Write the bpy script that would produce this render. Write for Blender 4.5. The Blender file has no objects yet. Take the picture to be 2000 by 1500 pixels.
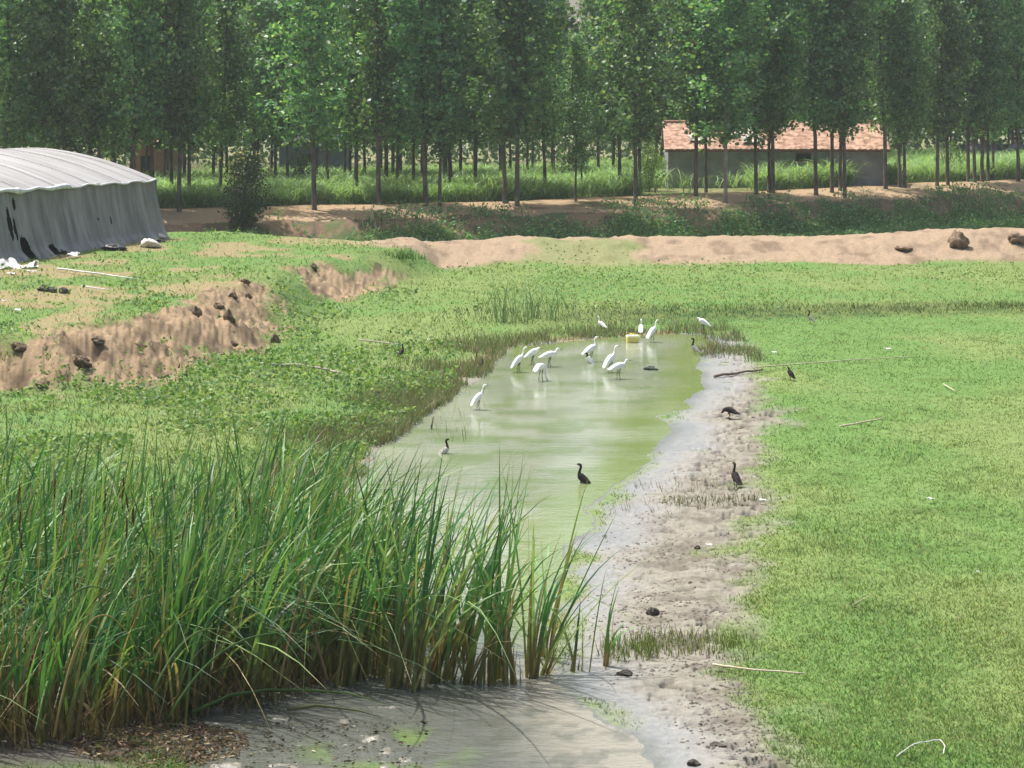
import bpy, math, random
import numpy as np
from mathutils import Vector, Matrix
R = np.random.default_rng(11)
random.seed(5); HAZE = .00032
C = bpy.context.scene.collection
F, CX, HY, CH = 3600.0, 1000.0, 250.0, 5.5      # focal length, centre and horizon of the photograph in its pixels, eye height
# ------------------------------------------------------------------ helpers: numbers
def hsh(i, j, s):
    n = (i * 374761393 + j * 668265263 + s * 1274126177) & 0x7fffffff
    n = ((n ^ (n >> 13)) * 1274126177) & 0x7fffffff
    return ((n ^ (n >> 16)) & 0xffff) / 65535.0
def vn(x, y, s=0):
    x = np.asarray(x, float); y = np.asarray(y, float)
    i = np.floor(x).astype(np.int64); j = np.floor(y).astype(np.int64)
    u = x - i; v = y - j
    u = u * u * (3 - 2 * u); v = v * v * (3 - 2 * v)
    return (hsh(i, j, s) * (1 - u) * (1 - v) + hsh(i + 1, j, s) * u * (1 - v)
            + hsh(i, j + 1, s) * (1 - u) * v + hsh(i + 1, j + 1, s) * u * v)
def fbm(x, y, s=0, o=4):
    t = 0; a = .5; n = 0
    for k in range(o):
        t = t + a * vn(x, y, s + k * 17); n += a
        x = x * 2.03 + 7.1; y = y * 2.03 + 3.7; a *= .5
    return t / n
def sst(a, b, x):
    t = np.clip((x - a) / (b - a), 0, 1); return t * t * (3 - 2 * t)
def plane(pts, z=0.0):
    a = np.array(pts, float); d = F * (CH - z) / (a[:, 1] - HY)
    return np.stack([(a[:, 0] - CX) / F * d, d], 1)
def sdpoly(P, x, y):                              # signed distance, negative inside
    x = np.asarray(x, float); y = np.asarray(y, float)
    best = np.full(x.shape, 1e9); ins = np.zeros(x.shape, bool); n = len(P)
    for k in range(n):
        ax, ay = P[k]; bx, by = P[(k + 1) % n]
        ex, ey = bx - ax, by - ay
        t = np.clip(((x - ax) * ex + (y - ay) * ey) / (ex * ex + ey * ey + 1e-12), 0, 1)
        best = np.minimum(best, (x - ax - t * ex) ** 2 + (y - ay - t * ey) ** 2)
        c = ((ay > y) != (by > y))
        ins ^= c & (x < (bx - ax) * (y - ay) / (by - ay + 1e-12) + ax)
    d = np.sqrt(best); return np.where(ins, -d, d)
# ------------------------------------------------------------------ the lie of the land
POND = plane([(1300,1760),(1270,1500),(1190,1420),(1110,1350),(1120,1312),(1065,1280),(1055,1200),(1085,1110),(1115,1060),(1150,1010),
    (1185,955),(1245,918),(1290,880),(1303,835),(1292,812),(1345,788),(1372,745),(1362,705),(1390,670),(1372,655),(1250,655),(1100,668),
    (1005,682),(972,712),(925,752),(872,792),(812,838),(765,870),(712,930),(640,1000),(560,1080),(520,1200),(480,1330),(430,1420),(440,1500),(400,1760)])
MUD = plane([(1150,1760),(1200,1400),(1050,1280),(1150,1010),(1290,840),(1350,700),(1340,646),(1420,650),(1455,668),(1440,692),(1490,755),(1530,815),
    (1500,880),(1478,940),(1510,985),(1460,1050),(1435,1120),(1462,1190),(1445,1250),(1475,1310),(1540,1400),(1575,1500),(1600,1760)], .08)
TOE = plane([(-700,820),(-200,790),(0,768),(200,768),(340,738),(480,692),(560,666),(640,604),(720,572),(850,546)], .25)
PLATEAU = np.vstack([TOE, [(-1.5, 72), (-3, 84), (-90, 84), (-90, 30)]])
BX = np.array([-90,-30,-20,-11.4,-8.6,-5.95,-3.1,0,6,12.8,16,18.3,19.5,21.7,24,40,90]);
BD = np.array([64,66,70,72,71.6,71.4,74.0,76,76.8,77,77.2,77.4,77.4,78.2,79,84,100])
BH = np.array([1.3,1.3,1.35,1.45,1.28,.92,.95,.97,.97,.95,1.1,1.28,1.22,1.22,1.15,1.1,1.1])
EX = np.array([-90,-40,-15.7,0,11,21,32.4,60,120]); ED = np.array([72,80,87,93.6,98.7,108,116.6,136,170])
EH = np.array([1.4,1.45,1.5,1.62,1.8,1.95,2.1,2.2,2.2])
def smax(a, b, k=.12):
    h = np.clip(.5 + .5 * (a - b) / k, 0, 1); return b + (a - b) * h + k * h * (1 - h)
def shore_sd(x, d):
    a = sdpoly(POND, x, d); return a + (.55 * (fbm(x * .9, d * .75, 301, 4) - .5) + .16 * (fbm(x * 4, d * 3, 302, 3) - .5)) * sst(2.5, .4, np.abs(a))
def H(x, d, detail=True):
    x = np.asarray(x, float); d = np.asarray(d, float)
    sp = shore_sd(x, d)
    z = np.where(sp > 0, .14 * (1 - np.exp(-sp / 3.2)), -.28 * (1 - np.exp(np.minimum(sp, 0) / .9)))
    z = z + .10 * sst(0, 9, sp) * (fbm(x * .16, d * .12, 3) * 2 - .6)
    q = -sdpoly(PLATEAU, x, d) + .9 * (fbm(x * .45, d * .35, 9) - .5)
    bank = .10 + 1.05 * sst(0, 2.6, q) + .16 * sst(2.5, 9, q) + .12 * (fbm(x * .3, d * .2, 21) - .5)
    z = np.where(q > -.6, smax(z, bank * sst(-.5, .1, q) + z * (1 - sst(-.5, .1, q))), z)
    bd = np.interp(x, BX, BD); bh = np.interp(x, BX, BH) + .10 * (fbm(x * .55, 3.1 + 0 * x, 5) - .5)
    face = bd - 5.2 + 1.6 * (fbm(x * .3, d * .3, 33) - .5)
    rid = .2 + (bh - .2) * sst(0, 1, np.clip((d - face) / (bd - face), 0, 1)) ** .85
    z = np.where((d > face) & (d <= bd + .01), np.maximum(z, rid), z)
    z = np.where(d > bd, np.maximum(bh, np.where(d < bd + 2, z * 0 + bh, bh)), z)
    z = np.where(d > bd, bh + (-.7 - bh) * sst(.4, 3.6, d - bd), z)
    ed = np.interp(x, EX, ED) + 1.2 * (fbm(x * .25, 1.7 + 0 * x, 8) - .5); eh = np.interp(x, EX, EH)
    far = -.7 + (eh + .7) * (.78 * sst(-5.6, -1.4, d - ed) + .22 * sst(-2.2, 4.0, d - ed))
    z = np.where(d > bd + 2.5, np.maximum(z, far), z)
    z = np.where(d > ed + 4, eh + .10 * (fbm(x * .3, d * .3, 14) - .5) - 2.4 * sst(60, 200, d - ed) * 0, z)
    return z
def W(px, py):                                    # the ground point seen at a pixel of the photograph
    d = np.arange(12, 175, .05); x = (px - CX) / F * d
    z = H(x, d); y = HY + F * (CH - z) / d
    k = np.argmax(y <= py) if (y <= py).any() else len(d) - 1
    return Vector((float(x[k]), float(d[k]), float(z[k])))
def at(px, d): return (px - CX) / F * d
def gz(x, d): return float(H(np.array([x]), np.array([d]))[0])
# ------------------------------------------------------------------ helpers: meshes
def mesh_np(name, V, Q, mat, col=None, smooth=True, parent=None, tri=False):
    k = 3 if tri else 4
    me = bpy.data.meshes.new(name); nf = len(Q)
    me.vertices.add(len(V)); me.vertices.foreach_set('co', np.ascontiguousarray(V, np.float32).ravel())
    me.loops.add(nf * k); me.loops.foreach_set('vertex_index', np.ascontiguousarray(Q, np.int32).ravel())
    me.polygons.add(nf); me.polygons.foreach_set('loop_start', np.arange(0, nf * k, k, dtype=np.int32))
    if smooth: me.polygons.foreach_set('use_smooth', np.ones(nf, bool))
    me.update(calc_edges=True)
    if col is not None:
        a = me.attributes.new('Col', 'FLOAT_COLOR', 'POINT')
        c = np.ones((len(V), 4), np.float32); c[:, :3] = col; a.data.foreach_set('color', c.ravel())
    me.materials.append(mat)
    o = bpy.data.objects.new(name, me); C.objects.link(o)
    if parent: o.parent = parent
    return o
class MB:                                         # collects shapes, links them as one mesh
    def __init__(s): s.v = []; s.f = []
    def add(s, v, f):
        n = len(s.v); s.v += [tuple(p) for p in v]; s.f += [tuple(i + n for i in q) for q in f]
    def box(s, c, d, m=None):
        x, y, z = [k / 2 for k in d]; m = m or Matrix()
        s.add([Vector(c) + m @ Vector(p) for p in [(-x,-y,-z),(x,-y,-z),(x,y,-z),(-x,y,-z),(-x,-y,z),(x,-y,z),(x,y,z),(-x,y,z)]],
              [(3,2,1,0),(4,5,6,7),(0,1,5,4),(1,2,6,5),(2,3,7,6),(3,0,4,7)])
    def tube(s, P, r, n=8, cap=True):
        P = [Vector(p) for p in P]; r = r if hasattr(r, '__len__') else [r] * len(P)
        v = []; f = []; up = Vector((0.13, 0.21, 1)).normalized()
        for i, p in enumerate(P):
            t = (P[min(i + 1, len(P) - 1)] - P[max(i - 1, 0)]).normalized()
            a = t.cross(up if abs(t.dot(up)) < .97 else Vector((1, .1, 0))).normalized(); b = t.cross(a)
            for k in range(n):
                w = 2 * math.pi * k / n; v.append(p + float(r[i]) * (math.cos(w) * a + math.sin(w) * b))
        for i in range(len(P) - 1):
            for k in range(n):
                f.append((i * n + k, i * n + (k + 1) % n, (i + 1) * n + (k + 1) % n, (i + 1) * n + k))
        if cap: f.append(tuple(range(n - 1, -1, -1))); f.append(tuple((len(P) - 1) * n + k for k in range(n)))
        s.add(v, f)
    def loft(s, pts, n=12, sub=5):                # planar spine in XZ: (x, z, half width, half height)
        a = np.array(pts, float); m = len(a); out = []
        for i in range(m - 1):
            p0, p1, p2, p3 = a[max(i - 1, 0)], a[i], a[i + 1], a[min(i + 2, m - 1)]
            for t in np.linspace(0, 1, sub, endpoint=False):
                out.append(.5 * ((2 * p1) + (p2 - p0) * t + (2 * p0 - 5 * p1 + 4 * p2 - p3) * t * t + (3 * p1 - p0 - 3 * p2 + p3) * t ** 3))
        out.append(a[-1]); v = []; f = []; L = len(out)
        for i, q in enumerate(out):
            T = out[min(i + 1, L - 1)] - out[max(i - 1, 0)]; l = math.hypot(T[0], T[1]) + 1e-9
            nx, nz = -T[1] / l, T[0] / l
            for k in range(n):
                w = 2 * math.pi * k / n
                v.append((q[0] + nx * abs(q[3]) * math.sin(w), abs(q[2]) * math.cos(w), q[1] + nz * abs(q[3]) * math.sin(w)))
        for i in range(L - 1):
            for k in range(n): f.append((i * n + k, i * n + (k + 1) % n, (i + 1) * n + (k + 1) % n, (i + 1) * n + k))
        f.append(tuple(range(n - 1, -1, -1))); f.append(tuple((L - 1) * n + k for k in range(n)))
        s.add(v, f)
    def build(s, name, mat, parent=None, smooth=True):
        me = bpy.data.meshes.new(name); me.from_pydata(s.v, [], s.f); me.update()
        if smooth: me.polygons.foreach_set('use_smooth', np.ones(len(me.polygons), bool))
        me.materials.append(mat); o = bpy.data.objects.new(name, me); C.objects.link(o)
        if parent: o.parent = parent
        return o
def tag(o, label=None, cat=None, group=None, kind=None):
    if label: o['label'] = label
    if cat: o['category'] = cat
    if group: o['group'] = group
    if kind: o['kind'] = kind
    return o
def thing(name, label, cat, loc=(0, 0, 0), rz=0, group=None):
    o = bpy.data.objects.new(name, None); C.objects.link(o); o.location = loc; o.rotation_euler = (0, 0, rz)
    o.empty_display_size = .1
    return tag(o, label, cat, group)
def blades(P, h, w, az, lean, curl, c0, c1, nseg=3, fac=None, taper=.8, droop=.35, mid=None, tp=1.6):
    N = len(P); t = np.linspace(0, 1, nseg + 1)[None, :]
    dx, dy = np.cos(az)[:, None], np.sin(az)[:, None]
    hz = h[:, None] * (lean[:, None] * t + curl[:, None] * t ** 2.2)
    zz = h[:, None] * (t - droop * np.abs(curl)[:, None] * t ** 3)
    X = P[:, 0:1] + dx * hz; Y = P[:, 1:2] + dy * hz; Z = P[:, 2:3] + zz
    fa = R.uniform(0, 2 * np.pi, N) if fac is None else fac
    sx, sy = np.cos(fa)[:, None], np.sin(fa)[:, None]
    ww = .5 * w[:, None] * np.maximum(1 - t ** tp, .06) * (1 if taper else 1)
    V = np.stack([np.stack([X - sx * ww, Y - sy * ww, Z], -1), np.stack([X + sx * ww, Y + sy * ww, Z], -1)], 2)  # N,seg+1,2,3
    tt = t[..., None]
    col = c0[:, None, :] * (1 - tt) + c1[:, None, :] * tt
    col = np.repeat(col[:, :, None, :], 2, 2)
    m = (nseg + 1) * 2; base = np.arange(N)[:, None, None] * m; s = np.arange(nseg)[None, :, None] * 2
    Q = base + s + np.array([0, 1, 3, 2])[None, None, :]
    return V.reshape(-1, 3), Q.reshape(-1, 4), col.reshape(-1, 3)
def leafquads(P, L, Wd, col, flat=.0, hang=0.):
    N = len(P); a = R.normal(size=(N, 3)); a[:, 2] = a[:, 2] * (1 - flat) - hang; a /= np.linalg.norm(a, axis=1)[:, None]
    r = R.normal(size=(N, 3)); b = np.cross(a, r); b /= np.linalg.norm(b, axis=1)[:, None] + 1e-9
    n = np.cross(a, b)
    L = L[:, None]; Wd = Wd[:, None]
    V = np.stack([P - a * L * .5, P + b * Wd * .5 - a * L * .08 + n * L * .06, P + a * L * .5, P - b * Wd * .5 - a * L * .08 + n * L * .06], 1).reshape(-1, 3)
    Q = np.arange(N * 4).reshape(-1, 4)
    return V, Q, np.repeat(col, 4, 0)
def join(parts):
    V = []; Q = []; K = []; n = 0
    for v, q, k in parts: V.append(v); Q.append(q + n); K.append(k); n += len(v)
    return np.vstack(V), np.vstack(Q), np.vstack(K)
def jit(c, N, a=.25):                             # natural variation of a colour
    c = np.array(c)[None, :]; k = 1 + a * R.normal(size=(N, 1)) * .6; t = R.normal(size=(N, 3)) * a * .12
    return np.clip(c * np.clip(k, .35, 1.8) * (1 + t), .004, .95)
# ------------------------------------------------------------------ helpers: materials
def nodes(name):
    m = bpy.data.materials.new(name); m.use_nodes = True; t = m.node_tree; t.nodes.clear()
    return m, t, (lambda ty, **k: mk(t, ty, **k))
def mk(t, ty, **k):
    n = t.nodes.new(ty)
    for a, b in k.items():
        if a in n.inputs: n.inputs[a].default_value = b
        else: setattr(n, a, b)
    return n
def veg(name, trans=.4, rough=.5, spec=.3, vary=.0, noise=0.0):
    m, t, N = nodes(name); out = N('ShaderNodeOutputMaterial'); at_ = N('ShaderNodeVertexColor', layer_name='Col'); c = at_.outputs[0]
    if vary:
        oi = N('ShaderNodeObjectInfo'); hs = N('ShaderNodeHueSaturation')
        mr = N('ShaderNodeMapRange'); mr.inputs[3].default_value = 1 - vary; mr.inputs[4].default_value = 1 + vary
        t.links.new(oi.outputs['Random'], mr.inputs[0]); t.links.new(mr.outputs[0], hs.inputs['Value'])
        m2 = N('ShaderNodeMath', operation='MULTIPLY_ADD'); m2.inputs[1].default_value = .03; m2.inputs[2].default_value = .485
        t.links.new(oi.outputs['Random'], m2.inputs[0]); t.links.new(m2.outputs[0], hs.inputs['Hue'])
        t.links.new(c, hs.inputs['Color']); c = hs.outputs[0]
    p = N('ShaderNodeBsdfPrincipled', Roughness=rough); p.inputs['Specular IOR Level'].default_value = spec
    t.links.new(c, p.inputs['Base Color'])
    tr = N('ShaderNodeBsdfTranslucent'); g = N('ShaderNodeMixRGB', blend_type='MULTIPLY'); g.inputs[0].default_value = 1
    g.inputs[2].default_value = (1.25, 1.3, .55, 1); t.links.new(c, g.inputs[1]); t.links.new(g.outputs[0], tr.inputs[0])
    mx = N('ShaderNodeMixShader'); mx.inputs[0].default_value = trans
    t.links.new(p.outputs[0], mx.inputs[1]); t.links.new(tr.outputs[0], mx.inputs[2]); t.links.new(mx.outputs[0], out.inputs[0])
    return m
def plain(name, c, c2=None, scale=6, rough=.8, spec=.3, bump=.0, bscale=20, stretch=(1, 1, 1), trans=0, contrast=(.35, .65)):
    m, t, N = nodes(name); out = N('ShaderNodeOutputMaterial'); p = N('ShaderNodeBsdfPrincipled', Roughness=rough)
    p.inputs['Specular IOR Level'].default_value = spec
    tc = N('ShaderNodeTexCoord'); mp = N('ShaderNodeMapping'); mp.inputs['Scale'].default_value = stretch
    t.links.new(tc.outputs['Object'], mp.inputs[0])
    n1 = N('ShaderNodeTexNoise', Scale=scale, Detail=5.0); t.links.new(mp.outputs[0], n1.inputs['Vector'])
    rp = N('ShaderNodeValToRGB'); e = rp.color_ramp.elements
    e[0].position, e[1].position = contrast
    c2 = c2 or tuple(k * .6 for k in c); e[0].color = (*c2, 1); e[1].color = (*c, 1)
    t.links.new(n1.outputs[0], rp.inputs[0]); t.links.new(rp.outputs[0], p.inputs['Base Color'])
    if bump:
        n2 = N('ShaderNodeTexNoise', Scale=bscale, Detail=6.0); t.links.new(mp.outputs[0], n2.inputs['Vector'])
        b = N('ShaderNodeBump', Strength=bump, Distance=.05); t.links.new(n2.outputs[0], b.inputs['Height']); t.links.new(b.outputs[0], p.inputs['Normal'])
    s = p
    if trans:
        tr = N('ShaderNodeBsdfTranslucent'); t.links.new(rp.outputs[0], tr.inputs[0]); s = N('ShaderNodeMixShader'); s.inputs[0].default_value = trans
        t.links.new(p.outputs[0], s.inputs[1]); t.links.new(tr.outputs[0], s.inputs[2])
    t.links.new(s.outputs[0], out.inputs[0]); return m
def ground_mat():
    m, t, N = nodes('ground_cover'); out = N('ShaderNodeOutputMaterial'); p = N('ShaderNodeBsdfPrincipled')
    a = N('ShaderNodeVertexColor', layer_name='Col'); tc = N('ShaderNodeTexCoord')
    n1 = N('ShaderNodeTexNoise', Scale=9.0, Detail=8.0, Roughness=.7); t.links.new(tc.outputs['Object'], n1.inputs['Vector'])
    mr = N('ShaderNodeMapRange'); mr.inputs[1].default_value = .3; mr.inputs[2].default_value = .7; mr.inputs[3].default_value = .72; mr.inputs[4].default_value = 1.25
    t.links.new(n1.outputs[0], mr.inputs[0]); mu = N('ShaderNodeMixRGB', blend_type='MULTIPLY'); mu.inputs[0].default_value = 1
    t.links.new(a.outputs[0], mu.inputs[1]); t.links.new(mr.outputs[0], mu.inputs[2]); t.links.new(mu.outputs[0], p.inputs['Base Color'])
    wa = N('ShaderNodeAttribute', attribute_name='wet'); mw = N('ShaderNodeMapRange'); mw.inputs[3].default_value = .95; mw.inputs[4].default_value = .28
    t.links.new(wa.outputs['Fac'], mw.inputs[0]); t.links.new(mw.outputs[0], p.inputs['Roughness'])
    ms = N('ShaderNodeMapRange'); ms.inputs[3].default_value = .1; ms.inputs[4].default_value = .6
    t.links.new(wa.outputs['Fac'], ms.inputs[0]); t.links.new(ms.outputs[0], p.inputs['Specular IOR Level'])
    n2 = N('ShaderNodeTexNoise', Scale=20.0, Detail=8.0, Roughness=.65); t.links.new(tc.outputs['Object'], n2.inputs['Vector'])
    b = N('ShaderNodeBump', Strength=.5, Distance=.03); t.links.new(n2.outputs[0], b.inputs['Height']); t.links.new(b.outputs[0], p.inputs['Normal'])
    t.links.new(p.outputs[0], out.inputs[0]); return m
def water_mat():
    m, t, N = nodes('pond_water'); out = N('ShaderNodeOutputMaterial'); p = N('ShaderNodeBsdfPrincipled', Roughness=.06, IOR=1.42)
    a = N('ShaderNodeVertexColor', layer_name='Col'); t.links.new(a.outputs[0], p.inputs['Base Color'])
    tc = N('ShaderNodeTexCoord'); mp = N('ShaderNodeMapping'); mp.inputs['Scale'].default_value = (1.0, 2.2, 1); t.links.new(tc.outputs['Object'], mp.inputs[0])
    n1 = N('ShaderNodeTexNoise', Scale=3.2, Detail=4.0); t.links.new(mp.outputs[0], n1.inputs['Vector'])
    n2 = N('ShaderNodeTexNoise', Scale=15.0, Detail=3.0); t.links.new(mp.outputs[0], n2.inputs['Vector'])
    n3 = N('ShaderNodeTexNoise', Scale=.35, Detail=2.0); t.links.new(mp.outputs[0], n3.inputs['Vector'])
    ad = N('ShaderNodeMath', operation='MULTIPLY_ADD'); ad.inputs[1].default_value = .35; t.links.new(n2.outputs[0], ad.inputs[0]); t.links.new(n1.outputs[0], ad.inputs[2])
    mr = N('ShaderNodeMapRange'); mr.inputs[1].default_value = .35; mr.inputs[2].default_value = .65; mr.inputs[3].default_value = .07; mr.inputs[4].default_value = .34
    t.links.new(n3.outputs[0], mr.inputs[0])
    ra = N('ShaderNodeAttribute', attribute_name='ripple'); sm_ = N('ShaderNodeMath', operation='ADD', use_clamp=True); t.links.new(mr.outputs[0], sm_.inputs[0]); t.links.new(ra.outputs['Fac'], sm_.inputs[1])
    b = N('ShaderNodeBump', Distance=.03); t.links.new(sm_.outputs[0], b.inputs['Strength']); t.links.new(ad.outputs[0], b.inputs['Height'])
    t.links.new(b.outputs[0], p.inputs['Normal']); t.links.new(p.outputs[0], out.inputs[0]); return m
GROUND = ground_mat(); WATER = water_mat()
GRASS = veg('grass_blade', .38, .55, .25); LEAF = veg('poplar_leaf', .46, .45, .5, vary=.3); REED = veg('reed_leaf', .3, .48, .32); DRYM = veg('dry_stem', .2, .8, .1)
BARK = plain('poplar_bark', (.17, .145, .12), (.07, .06, .05), 5, .9, .15, .5, 14, (1, 1, .35))
PALEBARK = plain('pale_bark', (.34, .30, .26), (.17, .15, .13), 4, .9, .15, .5, 14, (1, 1, .35))
SOIL = plain('clod_soil', (.20, .145, .095), (.10, .072, .048), 7, .95, .1, .9, 18)
MUDC = plain('mud_clod', (.09, .08, .06), (.04, .035, .03), 9, .8, .2, .8, 20)
# ------------------------------------------------------------------ ground sheet
us = np.concatenate([np.linspace(-2.4, -.36, 34), np.linspace(-.35, .35, 980), np.linspace(.36, 2.4, 34)])
ds = [9.0]
while ds[-1] < 1400:
    d = ds[-1]
    ds.append(d + (min(max(d * d / 10136 * 1.25, .03), .26) if d < 100 else .5 if d < 135 else d * .03))
ds = np.array(ds); NU, ND = len(us), len(ds)
GX = (us[None, :] * ds[:, None]); GD = np.repeat(ds[:, None], NU, 1)
HZ = H(GX, GD)
sp = shore_sd(GX, GD); sm = sdpoly(MUD, GX, GD)
edge = fbm(GX * 1.3, GD * 1.1, 40, 5) - .5
mud = sst(.35, -.35, sm + 1.5 * edge) * (sp > -.5)
shore = .75 * sst(.32, .05, sp + 1.3 * edge) * (GX < .35 * GD * 0 + 2.2)
mud = np.maximum(mud, .8 * shore * (GD < 60)); mud = np.maximum(mud, (sp < .05) * 1.)
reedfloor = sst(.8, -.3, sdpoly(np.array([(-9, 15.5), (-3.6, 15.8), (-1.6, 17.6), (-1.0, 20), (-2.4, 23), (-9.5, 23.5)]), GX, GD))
wet = np.clip(sst(1.4, .0, sp + .8 * edge), 0, 1) * np.maximum(mud, .0)
soilp = np.full(GX.shape, 9.)
for P, z in [([(-500,720),(-500,790),(0,757),(100,764),(330,748),(400,700),(375,655),(330,625),(250,636),(130,640),(40,668),(-80,690)], .5),
             ([(270,615),(390,574),(480,552),(548,588),(552,650),(520,690),(440,690),(370,668),(320,650)], .7), ([(578,540),(610,508),(690,540),(760,520),(700,578),(600,562)], .75)]:
    soilp = np.minimum(soilp, sdpoly(np.array([W(a, b)[:2] for a, b in P]), GX, GD))
soil = sst(.4, -.3, soilp + 2.4 * (fbm(GX * .9, GD * .55, 61, 5) - .5) + 1.3 * (fbm(GX * 3.5, GD * 2.2, 62, 4) - .5))
bd = np.interp(GX, BX, BD); ed = np.interp(GX, EX, ED)
ridge = sst(bd - 5.6, bd - 4.4, GD + 3.0 * (fbm(GX * .35, GD * .5, 70, 5) - .5)) * (GD < bd + 3.5) * sst(-7, -4, GX + 3 * (fbm(GX * .5, GD * .5, 71) - .5))
gp = np.array([(.6, 70), (1.2, 75.6), (5.0, 75.8), (5.6, 71.5), (3, 69.5)])
ridge *= 1 - .6 * sst(.6, -.4, sdpoly(gp, GX, GD) + 2.2 * (fbm(GX * .8, GD * .6, 72) - .5))
ditch = (GD >= bd + 1.5) & (GD < ed - .2) & (GD < 1e9); track = (GD >= ed - 1.2 + 1.6 * (fbm(GX * .8, GD * .8, 95, 4) - .5)) & (GD < ed + 5.5)
# relief of the bare surfaces
pit = 1.7 * np.maximum(fbm(GX * 6.0 + 1.5 * fbm(GX * 2, GD * 2, 88, 2), GD * 9.5, 82, 4) - .55, 0) * (.25 + 1.1 * sst(.4, .6, fbm(GX * .9, GD * .8, 89, 3))); rough = sst(.35, 1.3, sp + .7 * (fbm(GX * .9, GD * .7, 87, 3) - .5))
mudrel = (fbm(GX * 4.5, GD * 5.0, 81, 5) - .5) * .045 * rough + (fbm(GX * 16, GD * 14, 78, 3) - .5) * .035 * rough - .34 * pit * rough
HZ = HZ + mud * (sp > 0) * mudrel * (GD < 62)
gul = np.abs(fbm(GX * 1.3 + GD * .35, GD * .55, 84, 4) - .5)
HZ = HZ + soil * ((fbm(GX * 2.2, GD * 1.6, 83, 4) - .5) * .34 + (.22 - np.abs(fbm(GX * 5, GD * 3.4, 76, 4) - .5)) * .38 - .05 - .09 * np.maximum(.07 - gul, 0) / .07 - .22 * np.maximum(fbm(GX * 1.9, GD * 1.5, 77, 4) - .52, 0)) + ridge * (GD < bd + 1) * ((fbm(GX * 1.6, GD * 1.3, 85, 5) - .5) * .22 + (fbm(GX * 4.5, GD * 2.6, 98, 3) - .5) * .06)
HZ = HZ + (1 - mud) * (1 - soil) * (1 - ridge) * (GD < 80) * (fbm(GX * 1.7, GD * 1.5, 86, 3) - .5) * .07 * sst(.3, 1.5, sp)
isl = (sp < .3) * sst(18.3, 17.2, GD + 1.0 * (fbm(GX * .8, GD * .8, 110, 3) - .5)) * sst(.35, -.5, GX + .6 * (fbm(GX, GD, 112, 3) - .5))
HZ = HZ * (1 - isl) + isl * (-.035 + (fbm(GX * 3.2, GD * 3.6, 113, 5) - .5) * .17 + (fbm(GX * 11, GD * 12, 114, 3) - .5) * .04)
HZ = np.where((sp < 0) & (isl < .5) & (HZ > -.02), -.02, HZ)
def mixc(a, b, t): return a * (1 - t[..., None]) + np.array(b) * t[..., None]
n1 = fbm(GX * .35, GD * .22, 90, 5); n2 = fbm(GX * 2.3, GD * 2.0, 91, 4)
GC = mixc(np.zeros(GX.shape + (3,)) + np.array((.10, .175, .048)), (.14, .19, .062), sst(.42, .68, n1)); GC = mixc(GC, (.075, .12, .03), sst(.55, .8, n2) * .7)
bandg = sst(2.6, .3, np.abs(GD - np.interp(GX, [2, 14, 24], [52.7, 54.5, 56.4]))) * sst(-2, 4, GX); GC = GC * (1 - .5 * bandg[..., None])
weedy = (GX < 3) | (GD > 52)
GC = mixc(GC, (.13, .17, .05), weedy * sst(.4, .7, n2) * .6); GC = mixc(GC, (.24, .175, .10), (GX < -4) * (HZ > .85) * sst(.50, .64, fbm(GX * .7, GD * .45, 97, 5)) * .75)
GC = mixc(GC, (.21, .16, .095), sst(1.3, .1, sp) * (GD < 62) * (sm > .3) * sst(.3, .6, n2))
sc = mixc(np.zeros(GX.shape + (3,)) + np.array((.245, .178, .108)), (.115, .082, .052), sst(.45, .75, n2)); GC = mixc(GC, sc, soil)
rc = mixc(np.zeros(GX.shape + (3,)) + np.array((.262, .196, .13)), (.165, .12, .08), sst(.5, .78, fbm(GX * 1.5, GD * 1.1, 93, 5))); GC = mixc(GC, rc, ridge)
mc = mixc(np.zeros(GX.shape + (3,)) + np.array((.205, .19, .153)), (.135, .12, .097), sst(.46, .72, fbm(GX * 2.6, GD * 4.5, 94, 5)) * sst(.2, 1.2, sp)); mc = mixc(mc, (.13, .115, .09), sst(.015, .10, pit) * rough * .85)  # moist pits, colour darkened further for the shadow in them
mc = mixc(mc, (.20, .205, .198), wet); mc = mixc(mc, (.12, .125, .10), sst(.30, .02, sp) * (sp > 0) * .7); mc = mixc(mc, (.20, .21, .11), (sp < 0) * .6); GC = mixc(GC, mc, mud)
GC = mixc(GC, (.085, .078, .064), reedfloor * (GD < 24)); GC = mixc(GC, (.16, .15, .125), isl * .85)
dc = mixc(np.zeros(GX.shape + (3,)) + np.array((.20, .135, .085)), (.10, .08, .05), sst(.42, .65, fbm(GX * 1.2, GD * 1.0, 99, 5))); dc = mixc(dc, (.09, .12, .045), sst(.5, .66, fbm(GX * .8, GD * .7, 100, 4))); HZ = HZ + ditch * (fbm(GX * 1.1, GD * .9, 103, 5) - .5) * .35; GC = np.where(ditch[..., None], dc, GC)
GC = np.where(track[..., None], mixc(np.zeros(GX.shape + (3,)) + np.array((.33, .23, .14)), (.18, .145, .075), sst(.56, .74, fbm(GX * .8, GD * .8, 96))), GC)
GC = np.where((GD > ed + 5.5)[..., None], mixc(np.zeros(GX.shape + (3,)) + np.array((.11, .13, .045)), (.22, .17, .10), sst(.5, .7, n2)), GC)
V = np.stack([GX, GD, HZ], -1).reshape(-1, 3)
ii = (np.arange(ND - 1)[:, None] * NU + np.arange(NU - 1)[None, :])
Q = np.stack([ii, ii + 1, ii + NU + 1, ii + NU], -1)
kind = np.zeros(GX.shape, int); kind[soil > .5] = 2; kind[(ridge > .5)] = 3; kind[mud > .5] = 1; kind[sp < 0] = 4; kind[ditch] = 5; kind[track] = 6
kf = kind[:-1, :-1]; cV = GC.reshape(-1, 3); wV = wet.reshape(-1)
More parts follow.
